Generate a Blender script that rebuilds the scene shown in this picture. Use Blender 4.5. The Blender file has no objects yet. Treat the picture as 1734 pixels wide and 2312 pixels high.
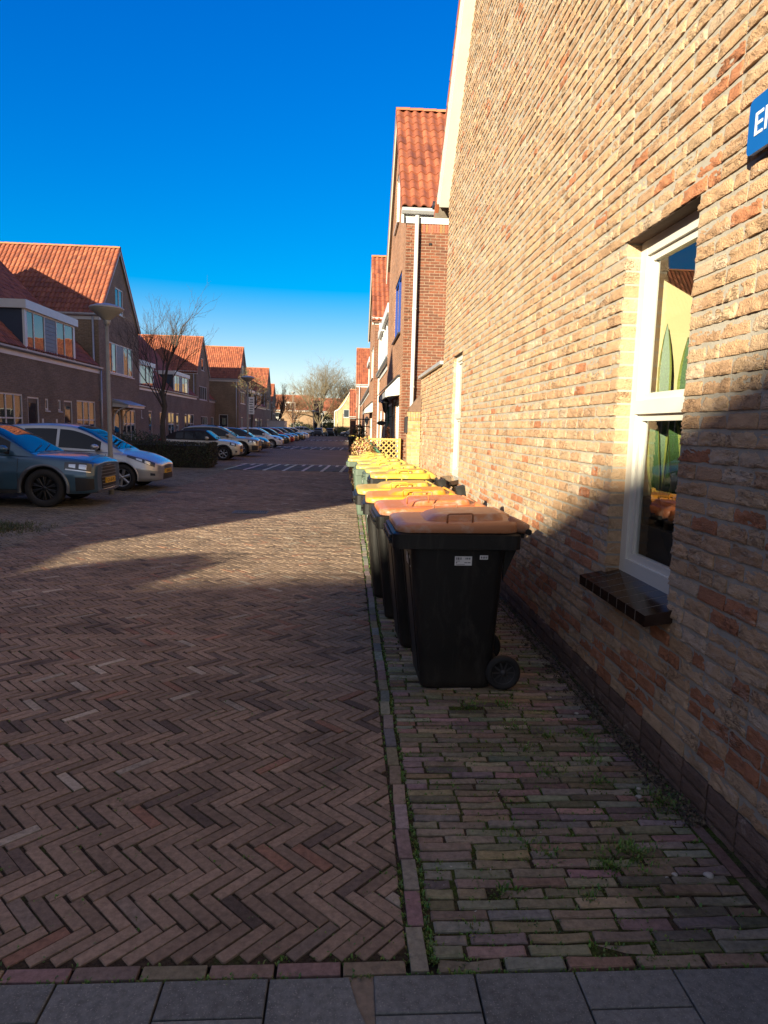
import bpy, bmesh, math, random
import numpy as np
from mathutils import Vector, Matrix, noise
R = math.radians
SC = bpy.context.scene
COL = SC.collection

# ------------------------------------------------------------------ camera, sky, sun, exposure
YAW, PITCH, ROLL, EYE = R(3.343), R(7.2505), R(1.4626), 1.69
fw = Vector((math.sin(YAW)*math.cos(PITCH), math.cos(YAW)*math.cos(PITCH), -math.sin(PITCH)))
rt = Vector((math.cos(YAW), -math.sin(YAW), 0)); up = rt.cross(fw)
r2 = rt*math.cos(ROLL)+up*math.sin(ROLL); u2 = up*math.cos(ROLL)-rt*math.sin(ROLL)
cam = bpy.data.cameras.new('camera'); camo = bpy.data.objects.new('camera', cam); COL.objects.link(camo)
camo.matrix_world = Matrix(((r2.x, u2.x, -fw.x, 0), (r2.y, u2.y, -fw.y, 0), (r2.z, u2.z, -fw.z, EYE), (0, 0, 0, 1)))
cam.sensor_fit = 'VERTICAL'; cam.sensor_height = 36; cam.lens = 1488.06/2312*36
cam.clip_start = 0.05; cam.clip_end = 2000
SC.camera = camo

SUN_AZ, SUN_EL = R(34), R(15.6)          # light travels towards +X +Y
W = bpy.data.worlds.new('World'); SC.world = W; W.use_nodes = True
nt = W.node_tree; nt.nodes.clear()
sky = nt.nodes.new('ShaderNodeTexSky'); sky.sky_type = 'NISHITA'; sky.sun_disc = False
sky.sun_elevation = SUN_EL; sky.sun_rotation = R(180)+SUN_AZ
sky.air_density = 1.0; sky.dust_density = 0.1; sky.ozone_density = 3.0
hsv = nt.nodes.new('ShaderNodeHueSaturation'); hsv.inputs['Saturation'].default_value = 1.72; hsv.inputs['Hue'].default_value = 0.532; hsv.inputs['Value'].default_value = 0.92
bg = nt.nodes.new('ShaderNodeBackground'); bg.inputs['Strength'].default_value = 0.122
wo = nt.nodes.new('ShaderNodeOutputWorld')
# sky's sun side is desaturated and dimmed to warm and weaken ambient light
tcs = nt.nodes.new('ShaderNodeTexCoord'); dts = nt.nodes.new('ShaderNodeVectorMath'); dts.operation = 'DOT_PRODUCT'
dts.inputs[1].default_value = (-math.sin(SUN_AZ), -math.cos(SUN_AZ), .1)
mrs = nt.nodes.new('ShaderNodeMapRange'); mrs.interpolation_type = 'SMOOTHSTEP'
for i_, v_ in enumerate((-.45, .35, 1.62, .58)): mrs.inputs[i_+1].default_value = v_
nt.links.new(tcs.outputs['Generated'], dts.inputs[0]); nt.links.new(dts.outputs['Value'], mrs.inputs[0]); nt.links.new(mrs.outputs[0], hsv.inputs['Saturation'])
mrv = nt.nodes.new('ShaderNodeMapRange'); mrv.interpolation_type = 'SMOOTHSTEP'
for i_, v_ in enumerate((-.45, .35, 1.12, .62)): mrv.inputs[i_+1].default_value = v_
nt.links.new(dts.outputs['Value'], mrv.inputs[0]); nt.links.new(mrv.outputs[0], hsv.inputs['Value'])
# the bright band at the horizon is compressed: c / (1 + k c)
m1 = nt.nodes.new('ShaderNodeVectorMath'); m1.operation = 'MULTIPLY_ADD'; m1.inputs[1].default_value = (.17, .17, .17); m1.inputs[2].default_value = (1, 1, 1)
m2 = nt.nodes.new('ShaderNodeVectorMath'); m2.operation = 'DIVIDE'
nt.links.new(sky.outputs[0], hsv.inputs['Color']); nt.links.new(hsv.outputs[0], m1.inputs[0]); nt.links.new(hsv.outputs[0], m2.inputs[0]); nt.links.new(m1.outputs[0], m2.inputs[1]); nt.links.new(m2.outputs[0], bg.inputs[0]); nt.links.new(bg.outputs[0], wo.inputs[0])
sl = bpy.data.lights.new('sun', 'SUN'); sl.energy = 5.0; sl.angle = R(0.65); sl.color = (1.0, 0.88, 0.64)
so = bpy.data.objects.new('sun', sl); COL.objects.link(so)
LDIR = Vector((math.sin(SUN_AZ)*math.cos(SUN_EL), math.cos(SUN_AZ)*math.cos(SUN_EL), -math.sin(SUN_EL)))
so.rotation_euler = LDIR.to_track_quat('-Z', 'Y').to_euler(); so.location = (-20, -20, 20)
SC.view_settings.view_transform = 'Standard'; SC.view_settings.look = 'None'
SC.view_settings.exposure = 1.4; SC.view_settings.gamma = 1.0
SC.render.engine = 'CYCLES'
SC.cycles.max_bounces = 6; SC.cycles.transparent_max_bounces = 12
SC.cycles.use_denoising = True

# ------------------------------------------------------------------ helpers
rng = random.Random(7)
ORG = {}
def empty(name, loc, label, cat, group=None, rz=0):
    o = bpy.data.objects.new(name, None); COL.objects.link(o); o.location = loc; o.rotation_euler = (0, 0, rz)
    o['label'] = label; o['category'] = cat
    if group: o['group'] = group
    o.empty_display_size = 0.2
    ORG[o.name] = Vector(loc)
    return o
def tag(o, label, cat, group=None):
    o['label'] = label; o['category'] = cat
    if group: o['group'] = group
    return o
def struct(o): o['kind'] = 'structure'; return o
def stuff(o): o['kind'] = 'stuff'; return o
def copy_tree(o, parent=None):
    c = o.copy(); COL.objects.link(c); c.parent = parent
    for ch in list(o.children): copy_tree(ch, c)
    return c

class MB:
    """collects faces; builds them as one mesh object"""
    def __init__(s, M=None): s.v = []; s.f = []; s.c = []; s.uv = []; s.m = []; s.M = M; s.mi = 0; s.sm = []
    def P(s, p):
        p = Vector(p); return s.M @ p if s.M else p
    def face(s, pts, c=(1, 1, 1), uv=None, sm=False):
        b = len(s.v); pts = [s.P(p) for p in pts]; s.v.extend(pts); s.f.append(tuple(range(b, b+len(pts))))
        s.c.append(c); s.m.append(s.mi); s.sm.append(sm)
        if uv is None:
            n = (pts[1]-pts[0]).cross(pts[2]-pts[0])
            a = (abs(n.x), abs(n.y), abs(n.z)); k = a.index(max(a))
            uv = [(p.y, p.z) if k == 0 else (p.x, p.z) if k == 1 else (p.x, p.y) for p in pts]
        s.uv.append(uv)
    def box(s, x0, x1, y0, y1, z0, z1, c=(1, 1, 1), skip=''):
        a = [(x0, y0, z0), (x1, y0, z0), (x1, y1, z0), (x0, y1, z0), (x0, y0, z1), (x1, y0, z1), (x1, y1, z1), (x0, y1, z1)]
        for k, q in (('b', (3, 2, 1, 0)), ('t', (4, 5, 6, 7)), ('s', (0, 1, 5, 4)), ('e', (1, 2, 6, 5)), ('n', (2, 3, 7, 6)), ('w', (3, 0, 4, 7))):
            if k not in skip: s.face([a[i] for i in q], c)
    def grid(s, rows, c=(1, 1, 1), closed=False, sm=True, cap=False):
        """rows: list of equal-length point lists, shared vertices"""
        b = len(s.v); n = len(rows[0])
        for r in rows: s.v.extend([s.P(p) for p in r])
        for i in range(len(rows)-1):
            for j in range(n if closed else n-1):
                j2 = (j+1) % n
                q = (b+i*n+j, b+i*n+j2, b+(i+1)*n+j2, b+(i+1)*n+j)
                s.f.append(q); s.c.append(c); s.m.append(s.mi); s.sm.append(sm); s.uv.append([(j, i), (j+1, i), (j+1, i+1), (j, i+1)])
        if cap:
            for i, rev in ((0, True), (len(rows)-1, False)):
                q = [b+i*n+j for j in range(n)]
                if rev: q.reverse()
                s.f.append(tuple(q)); s.c.append(c); s.m.append(s.mi); s.sm.append(False); s.uv.append([(0, 0)]*n)
    def tube(s, pts, r, n=6, c=(1, 1, 1), cap=True):
        pts = [Vector(p) for p in pts]; rows = []
        rs = r if isinstance(r, (list, tuple)) else [r]*len(pts)
        d0 = (pts[1]-pts[0]).normalized(); a = d0.orthogonal().normalized()
        for i, p in enumerate(pts):
            d = (pts[min(i+1, len(pts)-1)]-pts[max(i-1, 0)]).normalized()
            a = (a-d*a.dot(d)).normalized(); b = d.cross(a)
            rows.append([p+(a*math.cos(2*math.pi*k/n)+b*math.sin(2*math.pi*k/n))*rs[i] for k in range(n)])
        s.grid(rows, c, closed=True, cap=cap)
    def lathe(s, prof, origin=(0, 0, 0), axis='z', n=24, c=(1, 1, 1)):
        o = Vector(origin); rows = []
        for r, h in prof:
            row = []
            for k in range(n):
                t = 2*math.pi*k/n; x, y = r*math.cos(t), r*math.sin(t)
                row.append(o+(Vector((x, y, h)) if axis == 'z' else Vector((x, h, y)) if axis == 'y' else Vector((h, x, y))))
            rows.append(row)
        s.grid(rows, c, closed=True)
    def prism(s, poly, h0, h1, axis='y', c=(1, 1, 1)):
        """poly in the plane across axis, extruded from h0 to h1"""
        def p3(a, b, h): return (a, h, b) if axis == 'y' else (h, a, b) if axis == 'x' else (a, b, h)
        A = [p3(a, b, h0) for a, b in poly]; B = [p3(a, b, h1) for a, b in poly]
        s.face(A[::-1], c); s.face(B, c)
        for i in range(len(poly)):
            j = (i+1) % len(poly); s.face([A[i], A[j], B[j], B[i]], c)
    def build(s, name, mat, parent=None, label=None, local=False):
        me = bpy.data.meshes.new(name)
        org = Vector((0, 0, 0))
        if parent is not None and not local:
            q = parent
            while q.parent: q = q.parent
            org = ORG.get(q.name, org)
        nv = len(s.v); me.vertices.add(nv)
        co = np.array([tuple(v) for v in s.v], dtype=np.float32).reshape(-1, 3)-np.array(tuple(org), dtype=np.float32)
        me.vertices.foreach_set('co', co.ravel())
        ln = np.array([len(f) for f in s.f], dtype=np.int32); st = np.concatenate(([0], np.cumsum(ln)[:-1])).astype(np.int32)
        me.loops.add(int(ln.sum())); me.polygons.add(len(s.f))
        me.loops.foreach_set('vertex_index', np.fromiter((i for f in s.f for i in f), dtype=np.int32))
        me.polygons.foreach_set('loop_start', st); me.polygons.foreach_set('loop_total', ln)
        me.polygons.foreach_set('use_smooth', np.array(s.sm, dtype=bool))
        ms = mat if isinstance(mat, (list, tuple)) else [mat]
        for m in ms: me.materials.append(m)
        if len(ms) > 1: me.polygons.foreach_set('material_index', np.array(s.m, dtype=np.int32))
        at = me.color_attributes.new('col', 'FLOAT_COLOR', 'CORNER')
        cc = np.repeat(np.array([(c[0], c[1], c[2], 1.0) for c in s.c], dtype=np.float32), ln, axis=0)
        at.data.foreach_set('color', cc.ravel())
        ul = me.uv_layers.new(name='uv')
        ul.data.foreach_set('uv', np.array([t for u in s.uv for t in u], dtype=np.float32).ravel())
        me.update(calc_edges=True); me.validate()
        o = bpy.data.objects.new(name, me); COL.objects.link(o)
        if parent is not None: o.parent = parent
        if label: o['label'] = label
        return o

def frame(O, U, N):
    """local axes: x along the wall, y outward, z up"""
    U = Vector(U); N = Vector(N); O = Vector(O)
    return Matrix(((U.x, N.x, 0, O.x), (U.y, N.y, 0, O.y), (0, 0, 1, O.z), (0, 0, 0, 1)))

# ------------------------------------------------------------------ materials
def newmat(name):
    m = bpy.data.materials.new(name); m.use_nodes = True; t = m.node_tree
    b = t.nodes['Principled BSDF']; return m, t, b
def lk(t, a, b): t.links.new(a, b)
def nd(t, kind, **kw):
    n = t.nodes.new(kind)
    for k, v in kw.items(): setattr(n, k, v)
    return n
def mixc(t, fac, a, b, mode='MIX'):
    n = nd(t, 'ShaderNodeMix', data_type='RGBA', blend_type=mode)
    for sock, val in ((n.inputs[0], fac), (n.inputs[6], a), (n.inputs[7], b)):
        if isinstance(val, (int, float)): sock.default_value = val
        elif isinstance(val, tuple): sock.default_value = (*val, 1)
        else: lk(t, val, sock)
    return n.outputs[2]
def nz(t, scale, detail=3, rough=.55, co=None, dist=0):
    n = nd(t, 'ShaderNodeTexNoise'); n.inputs['Scale'].default_value = scale; n.inputs['Detail'].default_value = detail
    n.inputs['Roughness'].default_value = rough; n.inputs['Distortion'].default_value = dist
    if co is not None: lk(t, co, n.inputs['Vector'])
    return n.outputs['Fac']
def ramp(t, fac, stops):
    n = nd(t, 'ShaderNodeValToRGB'); e = n.color_ramp.elements
    while len(e) < len(stops): e.new(.5)
    for k, (p, c) in enumerate(stops):
        e[k].position = p; e[k].color = (*c, 1) if isinstance(c, tuple) else (c, c, c, 1)
    lk(t, fac, n.inputs[0]); return n.outputs[0]
def bump(t, b, h, strength=.3, dist=.01):
    n = nd(t, 'ShaderNodeBump'); n.inputs['Strength'].default_value = strength; n.inputs['Distance'].default_value = dist
    lk(t, h, n.inputs['Height']); lk(t, n.outputs[0], b.inputs['Normal'])
def mk(name, col, rough=.6, var=.12, scale=6, metal=0, attr=False, bs=0, bscale=40, spec=.5, coat=0, ior=None):
    m, t, b = newmat(name)
    co = nd(t, 'ShaderNodeTexCoord').outputs['Object']
    f = nz(t, scale, 4, .6, co)
    v = ramp(t, f, [(.25, 1-var), (.75, 1+var)])
    if attr:
        a = nd(t, 'ShaderNodeVertexColor', layer_name='col').outputs[0]; base = mixc(t, 1.0, a, col, 'MULTIPLY')
    else:
        rgb = nd(t, 'ShaderNodeRGB'); rgb.outputs[0].default_value = (*col, 1); base = rgb.outputs[0]
    lk(t, mixc(t, 1.0, base, v, 'MULTIPLY'), b.inputs['Base Color'])
    b.inputs['Roughness'].default_value = rough; b.inputs['Metallic'].default_value = metal
    b.inputs['Specular IOR Level'].default_value = spec; b.inputs['Coat Weight'].default_value = coat
    b.inputs['Coat Roughness'].default_value = .04
    if ior: b.inputs['IOR'].default_value = ior
    if bs: bump(t, b, nz(t, bscale, 4, .6, co), bs, .01)
    return m
def brickmat(name, c1, c2, mortar, course=.0625, length=.22, ms=.007, rough=.85):
    m, t, b = newmat(name)
    uv = nd(t, 'ShaderNodeUVMap', uv_map='uv').outputs[0]
    br = nd(t, 'ShaderNodeTexBrick'); lk(t, uv, br.inputs['Vector'])
    br.inputs['Color1'].default_value = (*c1, 1); br.inputs['Color2'].default_value = (*c2, 1); br.inputs['Mortar'].default_value = (*mortar, 1)
    br.inputs['Scale'].default_value = 1; br.inputs['Brick Width'].default_value = length; br.inputs['Row Height'].default_value = course
    br.inputs['Mortar Size'].default_value = ms; br.inputs['Mortar Smooth'].default_value = .3; br.inputs['Bias'].default_value = -.1
    f = nz(t, 14, 4, .65, uv); f2 = nz(t, .7, 3, .5, uv)
    c = mixc(t, 1.0, br.outputs['Color'], ramp(t, f, [(.3, .72), (.72, 1.25)]), 'MULTIPLY')
    c = mixc(t, 1.0, c, ramp(t, f2, [(.3, .82), (.7, 1.12)]), 'MULTIPLY')
    lk(t, c, b.inputs['Base Color']); b.inputs['Roughness'].default_value = rough; b.inputs['Specular IOR Level'].default_value = .25
    hm = nd(t, 'ShaderNodeMath', operation='MULTIPLY_ADD'); lk(t, br.outputs['Fac'], hm.inputs[0]); hm.inputs[1].default_value = -.7
    lk(t, nz(t, 45, 3, .6, uv), hm.inputs[2]); bump(t, b, hm.outputs[0], .6, .012)
    return m
def glassmat(name, tint=(.02, .025, .03), ior=1.7):
    m, t, b = newmat(name)
    b.inputs['Base Color'].default_value = (*tint, 1); b.inputs['Roughness'].default_value = .02; b.inputs['IOR'].default_value = ior
    co = nd(t, 'ShaderNodeTexCoord').outputs['Object']; bump(t, b, nz(t, 1.6, 1, .5, co), .02, .05)
    return m
def clearmat(name):
    m, t, b = newmat(name)
    out = t.nodes['Material Output']; g = nd(t, 'ShaderNodeBsdfGlossy'); g.inputs['Roughness'].default_value = .01
    tr = nd(t, 'ShaderNodeBsdfTransparent'); tr.inputs[0].default_value = (.86, .9, .88, 1)
    mx = nd(t, 'ShaderNodeMixShader'); mx.inputs[0].default_value = .2; lk(t, tr.outputs[0], mx.inputs[1]); lk(t, g.outputs[0], mx.inputs[2])
    lk(t, mx.outputs[0], out.inputs['Surface']); return m

M = {}
M['white'] = mk('white_paint', (.62, .62, .60), .35, .06, 3)
M['cream'] = mk('cream_paint', (.66, .645, .58), .35, .06, 3)
M['grey'] = mk('grey_metal', (.30, .31, .32), .4, .1, 5, metal=.4)
M['zinc'] = mk('zinc', (.42, .43, .45), .45, .15, 4, metal=.3)
M['dark'] = mk('dark_paint', (.02, .02, .024), .45, .15, 6)
M['black'] = mk('black_rubber', (.012, .012, .013), .7, .2, 12, bs=.15)
M['tyre'] = mk('tyre_rubber', (.018, .018, .019), .8, .25, 20, bs=.2, bscale=90)
M['chrome'] = mk('bright_metal', (.62, .63, .65), .22, .06, 5, metal=1)
M['alloy'] = mk('alloy', (.42, .43, .45), .32, .06, 5, metal=.8)
M['darkalloy'] = mk('dark_alloy', (.03, .03, .033), .35, .1, 5, metal=.5)
M['glass'] = glassmat('window_glass', ior=1.9)
M['carglass'] = glassmat('car_glass', (.010, .013, .02), 1.42)
M['clear'] = clearmat('clear_glass')
M['lens'] = glassmat('headlight_lens', (.05, .055, .065), 1.6)
M['plate'] = mk('plate_yellow', (.75, .42, .03), .4, .04)
M['ink'] = mk('dark_ink', (.01, .01, .012), .5, .05)
M['paper'] = mk('label_white', (.72, .73, .74), .5, .04)
M['sidewall'] = brickmat('brown_brick', (.215, .15, .095), (.28, .195, .125), (.25, .225, .175), .0625, .22)
M['redbrick'] = brickmat('red_brick', (.22, .08, .045), (.125, .054, .036), (.29, .21, .15), .0625, .22)
M['redfront'] = brickmat('pink_brick', (.40, .19, .11), (.27, .125, .075), (.46, .36, .26), .0625, .22)
M['yelbrick'] = brickmat('yellow_brick', (.52, .36, .18), (.42, .25, .11), (.34, .31, .25), .0775, .22)
M['tile'] = mk('roof_tile', (1, 1, 1), .6, .22, 9, attr=True, bs=.2, bscale=30)
M['siding'] = mk('blue_grey_siding', (.11, .16, .22), .45, .08)
M['navy'] = mk('navy_panel', (.03, .045, .075), .5, .08)
M['bluepaint'] = mk('blue_paint', (.015, .05, .28), .35, .06)
M['signblue'] = mk('enamel_blue', (.008, .10, .36), .25, .04)
M['green'] = mk('green_paint', (.03, .14, .07), .5, .1)
M['bark'] = mk('bark', (.075, .062, .05), .9, .3, 12, bs=.5, bscale=30)
M['twig'] = mk('twig', (.06, .045, .034), .85, .25, 4)
M['paletwig'] = mk('pale_twig', (.19, .15, .09), .85, .3, .6)
M['concrete'] = mk('pole_concrete', (.30, .29, .25), .75, .15, 9, bs=.2, bscale=60)
M['opal'] = mk('lamp_shade_grey', (.36, .35, .31), .4, .06)
# ------------------------------------------------------------------ ground
def pavemat(name, moss=.35, gain=1.0, mscale=3.0, grit=.12):
    m, t, b = newmat(name)
    co = nd(t, 'ShaderNodeTexCoord').outputs['Object']
    a = nd(t, 'ShaderNodeVertexColor', layer_name='col').outputs[0]
    c = mixc(t, 1.0, a, ramp(t, nz(t, 38, 5, .7, co), [(.3, .68*gain), (.7, 1.28*gain)]), 'MULTIPLY')
    c = mixc(t, 1.0, c, ramp(t, nz(t, .55, 4, .6, co), [(.3, .94), (.7, 1.42)]), 'MULTIPLY')
    c = mixc(t, 1.0, c, ramp(t, nz(t, 1.7, 5, .65, co, .6), [(.30, .62), (.46, 1.0), (.75, 1.12)]), 'MULTIPLY')
    mf = nd(t, 'ShaderNodeMath', operation='MULTIPLY'); lk(t, ramp(t, nz(t, mscale, 6, .7, co), [(.56, 0.0), (.72, 1.0)]), mf.inputs[0]); mf.inputs[1].default_value = moss
    c = mixc(t, mf.outputs[0], c, (.045, .07, .014))
    sp = ramp(t, nz(t, 190, 2, .5, co), [(.61, 0.0), (.70, 1.0)])
    sf = nd(t, 'ShaderNodeMath', operation='MULTIPLY'); lk(t, sp, sf.inputs[0]); sf.inputs[1].default_value = grit
    c = mixc(t, sf.outputs[0], c, (.34, .32, .29))
    lk(t, c, b.inputs['Base Color']); b.inputs['Roughness'].default_value = .85; b.inputs['Specular IOR Level'].default_value = .25
    bump(t, b, nz(t, 70, 5, .7, co), .45, .006)
    return m
M['paver'] = pavemat('clay_paver', .12)
M['mosspaver'] = pavemat('mossy_paver', .40, 1.0, 4.5)
M['slab'] = pavemat('concrete_slab', .16, 1.0, 2.2, .8)
def jointmat(name, base, moss, cut=.5):
    m, t, b = newmat(name)
    co = nd(t, 'ShaderNodeTexCoord').outputs['Object']
    c = mixc(t, ramp(t, nz(t, 5.0, 6, .75, co), [(cut-.06, 0.0), (cut+.08, 1.0)]), base, moss)
    c = mixc(t, 1.0, c, ramp(t, nz(t, 90, 3, .7, co), [(.3, .45), (.7, 1.5)]), 'MULTIPLY')
    lk(t, c, b.inputs['Base Color']); b.inputs['Roughness'].default_value = .95; b.inputs['Specular IOR Level'].default_value = .1
    bump(t, b, nz(t, 120, 4, .8, co), .8, .01)
    return m
M['joint'] = jointmat('joint_soil', (.06, .045, .032), (.055, .075, .02), .58)
M['mossjoint'] = jointmat('joint_moss', (.06, .046, .032), (.06, .09, .018), .50)
def farroad(name, ca, cb):
    m, t, b = newmat(name)
    co = nd(t, 'ShaderNodeTexCoord').outputs['Object']
    br = nd(t, 'ShaderNodeTexBrick'); lk(t, co, br.inputs['Vector']); br.inputs['Scale'].default_value = 1
    br.inputs['Brick Width'].default_value = .2; br.inputs['Row Height'].default_value = .10; br.inputs['Mortar Size'].default_value = .008
    br.inputs['Color1'].default_value = (*ca, 1); br.inputs['Color2'].default_value = (*cb, 1); br.inputs['Mortar'].default_value = (.03, .026, .02, 1)
    c = mixc(t, 1.0, br.outputs[0], ramp(t, nz(t, .4, 5, .65, co), [(.3, .75), (.7, 1.2)]), 'MULTIPLY')
    lk(t, c, b.inputs['Base Color']); b.inputs['Roughness'].default_value = .85; b.inputs['Specular IOR Level'].default_value = .25
    bump(t, b, nz(t, 12, 5, .7, co), .4, .02); return m
M['farroad'] = farroad('clay_road', (.235, .165, .115), (.205, .145, .105))

g = MB()
g.face([(-400, -150, -.03), (400, -150, -.03), (400, 700, -.03), (-400, 700, -.03)])
struct(g.build('ground', mk('soil', (.07, .06, .045), .95, .3, .3, bs=.4)))
g = MB()
g.face([(-4.7, 1.9, -.0062), (.235, 1.9, -.0062), (.235, 28, -.0062), (-4.7, 28, -.0062)])
g.face([(-10.0, 1.9, -.0062), (-4.7, 1.9, -.0062), (-4.7, 28, -.0062), (-10.0, 28, -.0062)])
rb = g.build('road_joints', M['joint']); struct(rb)
g = MB()
g.face([(.2, 1.9, -.0070), (1.72, 1.9, -.0070), (1.72, 15.5, -.0070), (.2, 15.5, -.0070)])
struct(g.build('pavement_joints', M['mossjoint']))

def clip(poly, ax, lim, keep_less):
    out = []
    for i in range(len(poly)):
        a, b = poly[i], poly[(i+1) % len(poly)]
        ia = (a[ax] <= lim) == keep_less; ib = (b[ax] <= lim) == keep_less
        if ia: out.append(a)
        if ia != ib:
            t = (lim-a[ax])/(b[ax]-a[ax]); out.append((a[0]+(b[0]-a[0])*t, a[1]+(b[1]-a[1])*t))
    return out
def inset(poly, d):
    cx = sum(p[0] for p in poly)/len(poly); cy = sum(p[1] for p in poly)/len(poly)
    out = []
    for p in poly:
        v = (p[0]-cx, p[1]-cy); l = math.hypot(*v) or 1; k = max(0, 1-1.35*d/l); out.append((cx+v[0]*k, cy+v[1]*k))
    return out
def paver(mb, poly, col, z=0.0, bev=.0028, depth=.016, tilt=.0025, rnd=None):
    if len(poly) < 3: return
    A = 0
    for i in range(len(poly)): a, b = poly[i], poly[(i+1) % len(poly)]; A += a[0]*b[1]-a[1]*b[0]
    if abs(A)*.5 < .0008: return
    r = rnd or rng
    cx = sum(p[0] for p in poly)/len(poly); cy = sum(p[1] for p in poly)/len(poly)
    tx, ty = r.uniform(-tilt, tilt)*6, r.uniform(-tilt, tilt)*6; z += r.uniform(-tilt, tilt)
    top = [(p[0], p[1], z+(p[0]-cx)*tx+(p[1]-cy)*ty) for p in inset(poly, bev)]
    bot = [(p[0], p[1], z-depth) for p in poly]
    mid = [(p[0], p[1], z-bev*.8+(p[0]-cx)*tx+(p[1]-cy)*ty) for p in poly]
    mb.face(top, col)
    n = len(poly)
    for i in range(n):
        j = (i+1) % n; mb.face([mid[i], mid[j], top[j], top[i]], col); mb.face([bot[i], bot[j], mid[j], mid[i]], col)
def pave_col(r, x, y):
    k = r.random()
    if x < -4.45: base = (.17, .145, .105)
    elif k < .03: base = (.22, .12, .08)
    elif k < .08: base = (.11, .08, .062)
    elif k < .12: base = (.17, .13, .10)
    elif k < .142: base = (.29, .245, .19)
    else: base = (.205, .146, .104)
    s = r.uniform(.78, 1.22); return tuple(c*s for c in base)
mb = MB(); r = random.Random(3)
L, Wd, J = .2035, .0525, .0055
c45 = math.sqrt(.5)
def addher(x0, y0, w, h):
    # brick in the unrotated lattice, turned by -45 degrees
    cx, cy = x0+w/2, y0+h/2
    X = (cx+cy)*c45; Y = (cy-cx)*c45
    Y += 1.905; X -= 2.0
    if X > .45: return
    ang = -math.pi/4+r.gauss(0, .012); ca, sa = math.cos(ang), math.sin(ang)
    jx, jy = r.gauss(0, .0016), r.gauss(0, .0016)
    hw, hh = w/2-J/2-r.uniform(0, .0018), h/2-J/2-r.uniform(0, .0018)
    poly = [(X+jx+a*ca-b*sa, Y+jy+a*sa+b*ca) for a, b in ((-hw, -hh), (hw, -hh), (hw, hh), (-hw, hh))]
    poly = clip(poly, 0, .222, True); poly = clip(poly, 1, 1.912, False) if poly else poly
    if not poly: return
    paver(mb, poly, pave_col(r, X, Y), rnd=r)
smax = int(34/(2*L*c45))+3
for s in range(-smax, 4):
    for k in range(-400, 700):
        # along rows: position (kW+2Ls, kW)
        for (a, b, w, h) in ((k*Wd+2*L*s, k*Wd, L, Wd), (L+k*Wd+2*L*s, (k+1)*Wd-L, Wd, L)):
            cx, cy = a+w/2, b+h/2; X = (cx+cy)*c45-2.0; Y = (cy-cx)*c45+1.905
            if -7.2 < X < .4 and 1.8 < Y < 28: addher(a, b, w, h)
# row of bricks along the slabs
x = .215
while x > -5:
    l = .203; paver(mb, [(x-l+.006, 1.853), (x, 1.853), (x, 1.903), (x-l+.006, 1.903)], tuple(c*r.uniform(.85, 1.1) for c in (.19, .14, .105)), rnd=r); x -= l+r.uniform(.001, .006)
struct(mb.build('road', M['paver']))
g = MB()
g.face([(-30, 27.9, -.008), (6, 27.9, -.008), (6, 175, -.008), (-30, 175, -.008)])
g.face([(-30, -40, -.012), (-7.1, -40, -.012), (-7.1, 27.9, -.012), (-30, 27.9, -.012)])
g.face([(-7.1, -40, -.014), (1.6, -40, -.014), (1.6, 1.2, -.014), (-7.1, 1.2, -.014)])
struct(g.build('road_far', M['farroad']))

# brick strip that edges the road, then the pavement courses to the wall
mb = MB(); r = random.Random(11)
y = 1.86
while y < 24:
    l = .2+r.uniform(-.03, .012); x0 = .238+r.gauss(0, .003); sk = r.gauss(0, .004)
    k = r.random(); base = (.22, .195, .165) if k < .65 else (.20, .15, .11) if k < .88 else (.14, .125, .11)
    base = tuple(c*r.uniform(.85, 1.15) for c in base)
    paver(mb, [(x0, y), (x0+.056, y), (x0+.056+sk, y+l-.006), (x0+sk, y+l-.006)], base, .003, rnd=r); y += l+.003
struct(mb.build('kerb_strip', M['mosspaver']))
mb = MB(); y = 1.862
while y < 15.0:
    h = r.uniform(.049, .057); x = .315+r.uniform(-.004, .012)
    first = True
    while x < 1.5:
        l = r.uniform(.195, .225); l = l*.5 if (first and r.random() < .5) else l; first = False
        if r.random() < .04: l *= .5
        x1 = min(x+l, 1.525)
        if x1-x > .05:
            k = r.random()
            base = (.215, .178, .132) if k < .50 else (.185, .145, .108) if k < .72 else (.29, .24, .175) if k < .82 else (.13, .108, .082) if k < .94 else (.19, .168, .138)
            base = tuple(c*r.uniform(.8, 1.15) for c in base)
            w = [r.gauss(0, .0025) for _ in range(6)]; hh = h-.006-r.uniform(0, .006)
            xm = (x+x1)/2
            poly = [(x+w[0], y+w[1]), (xm, y+w[2]*.7), (x1-.006+w[2], y+w[3]), (x1-.004+w[2], y+hh+w[4]), (xm, y+hh+w[0]*.8), (x+w[5], y+hh+w[5])]
            paver(mb, poly, base, r.gauss(0, .002), .005, .02, .003, rnd=r)
        x = x1+r.uniform(.004, .012)
    y += h
y = 1.87
while y < 11.3:
    l = .205; paver(mb, [(1.533, y), (1.58, y), (1.58, y+l-.008), (1.533, y+l-.008)], tuple(c*r.uniform(.8, 1.1) for c in (.16, .115, .09)), -.001, rnd=r); y += l
struct(mb.build('pavement', M['mosspaver']))

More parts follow.
